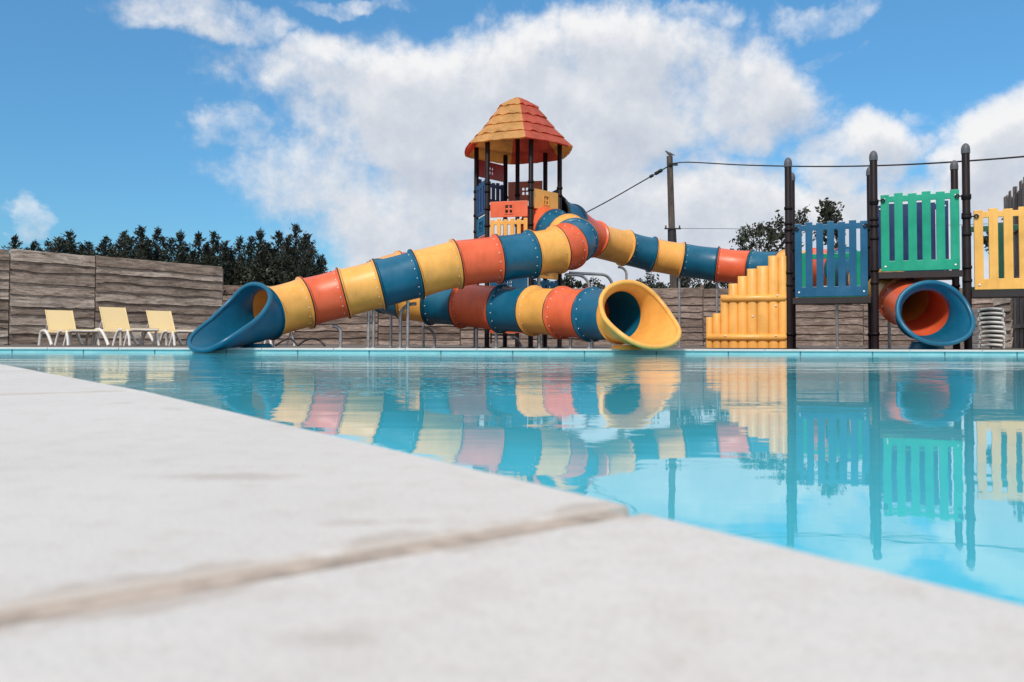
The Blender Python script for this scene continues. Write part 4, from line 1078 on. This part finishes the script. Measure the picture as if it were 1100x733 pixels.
# cloud bodies: centre and half size as seen from the pool, weight
BL = [(540, 135, 280, 105, 0.95), (370, 85, 130, 55, 0.75), (640, 70, 190, 70, 0.85), (780, 110, 130, 75, 0.8), (330, 190, 110, 50, 0.62), (500, 215, 170, 55, 0.8),
      (640, 270, 330, 110, 1.0), (850, 260, 240, 80, 0.85), (915, 165, 85, 50, 0.78), (1085, 175, 75, 70, 0.85), (1020, 128, 30, 14, 0.42), (250, 140, 55, 28, 0.50),
      (230, 18, 100, 34, 0.62), (370, 2, 80, 14, 0.5), (740, 14, 60, 26, 0.48), (890, 8, 70, 22, 0.45), (905, 52, 36, 10, 0.40), (5, 215, 26, 22, 0.5), (1000, 330, 400, 90, 0.8), (60, -60, 160, 40, 0.5)]
def density(vec):
    wn = noise_node(nt, vec, 5.0, 6, 0.6); wn2 = noise_node(nt, vec, 3.1, 5, 0.6)
    # warp the coordinates so that the outlines billow
    wv = N(nt, 'ShaderNodeVectorMath', operation='SUBTRACT'); nt.links.new(wn.outputs['Color'], wv.inputs[0]); wv.inputs[1].default_value = (0.5, 0.5, 0.5)
    ws = N(nt, 'ShaderNodeVectorMath', operation='MULTIPLY_ADD'); nt.links.new(wv.outputs[0], ws.inputs[0]); ws.inputs[1].default_value = (0.22, 0.14, 0); nt.links.new(vec, ws.inputs[2])
    cur = None
    for (px, py, rx, ry, am) in BL:
        a_, e_ = azel(px, py)
        s1 = N(nt, 'ShaderNodeVectorMath', operation='SUBTRACT'); nt.links.new(ws.outputs[0], s1.inputs[0]); s1.inputs[1].default_value = (a_, e_, 0)
        s2 = N(nt, 'ShaderNodeVectorMath', operation='MULTIPLY'); nt.links.new(s1.outputs[0], s2.inputs[0]); s2.inputs[1].default_value = (F/rx, F/ry, 0)
        ln = N(nt, 'ShaderNodeVectorMath', operation='LENGTH'); nt.links.new(s2.outputs[0], ln.inputs[0])
        mr = N(nt, 'ShaderNodeMapRange', interpolation_type='SMOOTHERSTEP'); mr.inputs['From Min'].default_value = 1.35; mr.inputs['From Max'].default_value = 0.35
        mr.inputs['To Min'].default_value = 0; mr.inputs['To Max'].default_value = am; nt.links.new(ln.outputs['Value'], mr.inputs['Value'])
        cur = mr.outputs['Result'] if cur is None else math_('MAXIMUM', cur, mr.outputs['Result'])
    # unseen clouds added over the rest of the sky for neutral ambient light
    aa = math_('ABSOLUTE', az); side = N(nt, 'ShaderNodeMapRange'); side.inputs['From Min'].default_value = 0.75; side.inputs['From Max'].default_value = 1.1; side.inputs['To Max'].default_value = 0.80
    nt.links.new(aa, side.inputs['Value'])
    hi = N(nt, 'ShaderNodeMapRange'); hi.inputs['From Min'].default_value = 0.45; hi.inputs['From Max'].default_value = 0.7; hi.inputs['To Max'].default_value = 0.80
    nt.links.new(el, hi.inputs['Value'])
    cur = math_('MAXIMUM', cur, math_('MAXIMUM', side.outputs['Result'], hi.outputs['Result']))
    fn = noise_node(nt, vec, 11.0, 9, 0.62); fz = math_('SUBTRACT', fn.outputs['Fac'], 0.5)
    return math_('MULTIPLY_ADD', fz, 1.35, cur), fn
D0, fn = density(cv.outputs[0])
up = N(nt, 'ShaderNodeVectorMath', operation='ADD'); nt.links.new(cv.outputs[0], up.inputs[0]); up.inputs[1].default_value = (-0.012, 0.030, 0)
D1, _ = density(up.outputs[0])
alpha = N(nt, 'ShaderNodeMapRange', interpolation_type='SMOOTHSTEP'); alpha.inputs['From Min'].default_value = 0.24; alpha.inputs['From Max'].default_value = 0.84; nt.links.new(D0, alpha.inputs['Value'])
lit = math_('MULTIPLY_ADD', math_('SUBTRACT', D0, D1), 1.1, 0.62)
thick = N(nt, 'ShaderNodeMapRange'); thick.inputs['From Min'].default_value = 0.5; thick.inputs['From Max'].default_value = 1.2; thick.inputs['To Min'].default_value = 0.0; thick.inputs['To Max'].default_value = 0.30; nt.links.new(D0, thick.inputs['Value'])
lit = math_('SUBTRACT', lit, thick.outputs['Result'])
cr = ramp(nt, lit, [(0.0, (4.9, 5.5, 6.5)), (0.5, (6.6, 7.0, 7.7)), (1.0, (9.1, 9.1, 9.2))])
tint = N(nt, 'ShaderNodeMix', data_type='RGBA', blend_type='MULTIPLY'); tint.inputs['Factor'].default_value = 1.0
tr_ = ramp(nt, el, [(0.10, (0.53, 0.98, 1.22)), (0.42, (0.76, 1.42, 1.66))]); nt.links.new(tr_.outputs['Color'], tint.inputs['B'])
nt.links.new(sky.outputs['Color'], tint.inputs['A'])
mxs = N(nt, 'ShaderNodeMix', data_type='RGBA'); mxs.clamp_factor = True
nt.links.new(alpha.outputs['Result'], mxs.inputs['Factor']); nt.links.new(tint.outputs['Result'], mxs.inputs['A']); nt.links.new(cr.outputs['Color'], mxs.inputs['B'])
nt.links.new(mxs.outputs['Result'], bg.inputs['Color'])
world.cycles.sampling_method = 'MANUAL'; world.cycles.sample_map_resolution = 512
sc.view_settings.view_transform = 'Standard'; sc.view_settings.look = 'None'; sc.view_settings.gamma = 1; sc.view_settings.exposure = 0.0
sc.view_settings.use_curve_mapping = False
sc.cycles.max_bounces = 8; sc.cycles.caustics_reflective = False; sc.cycles.caustics_refractive = False
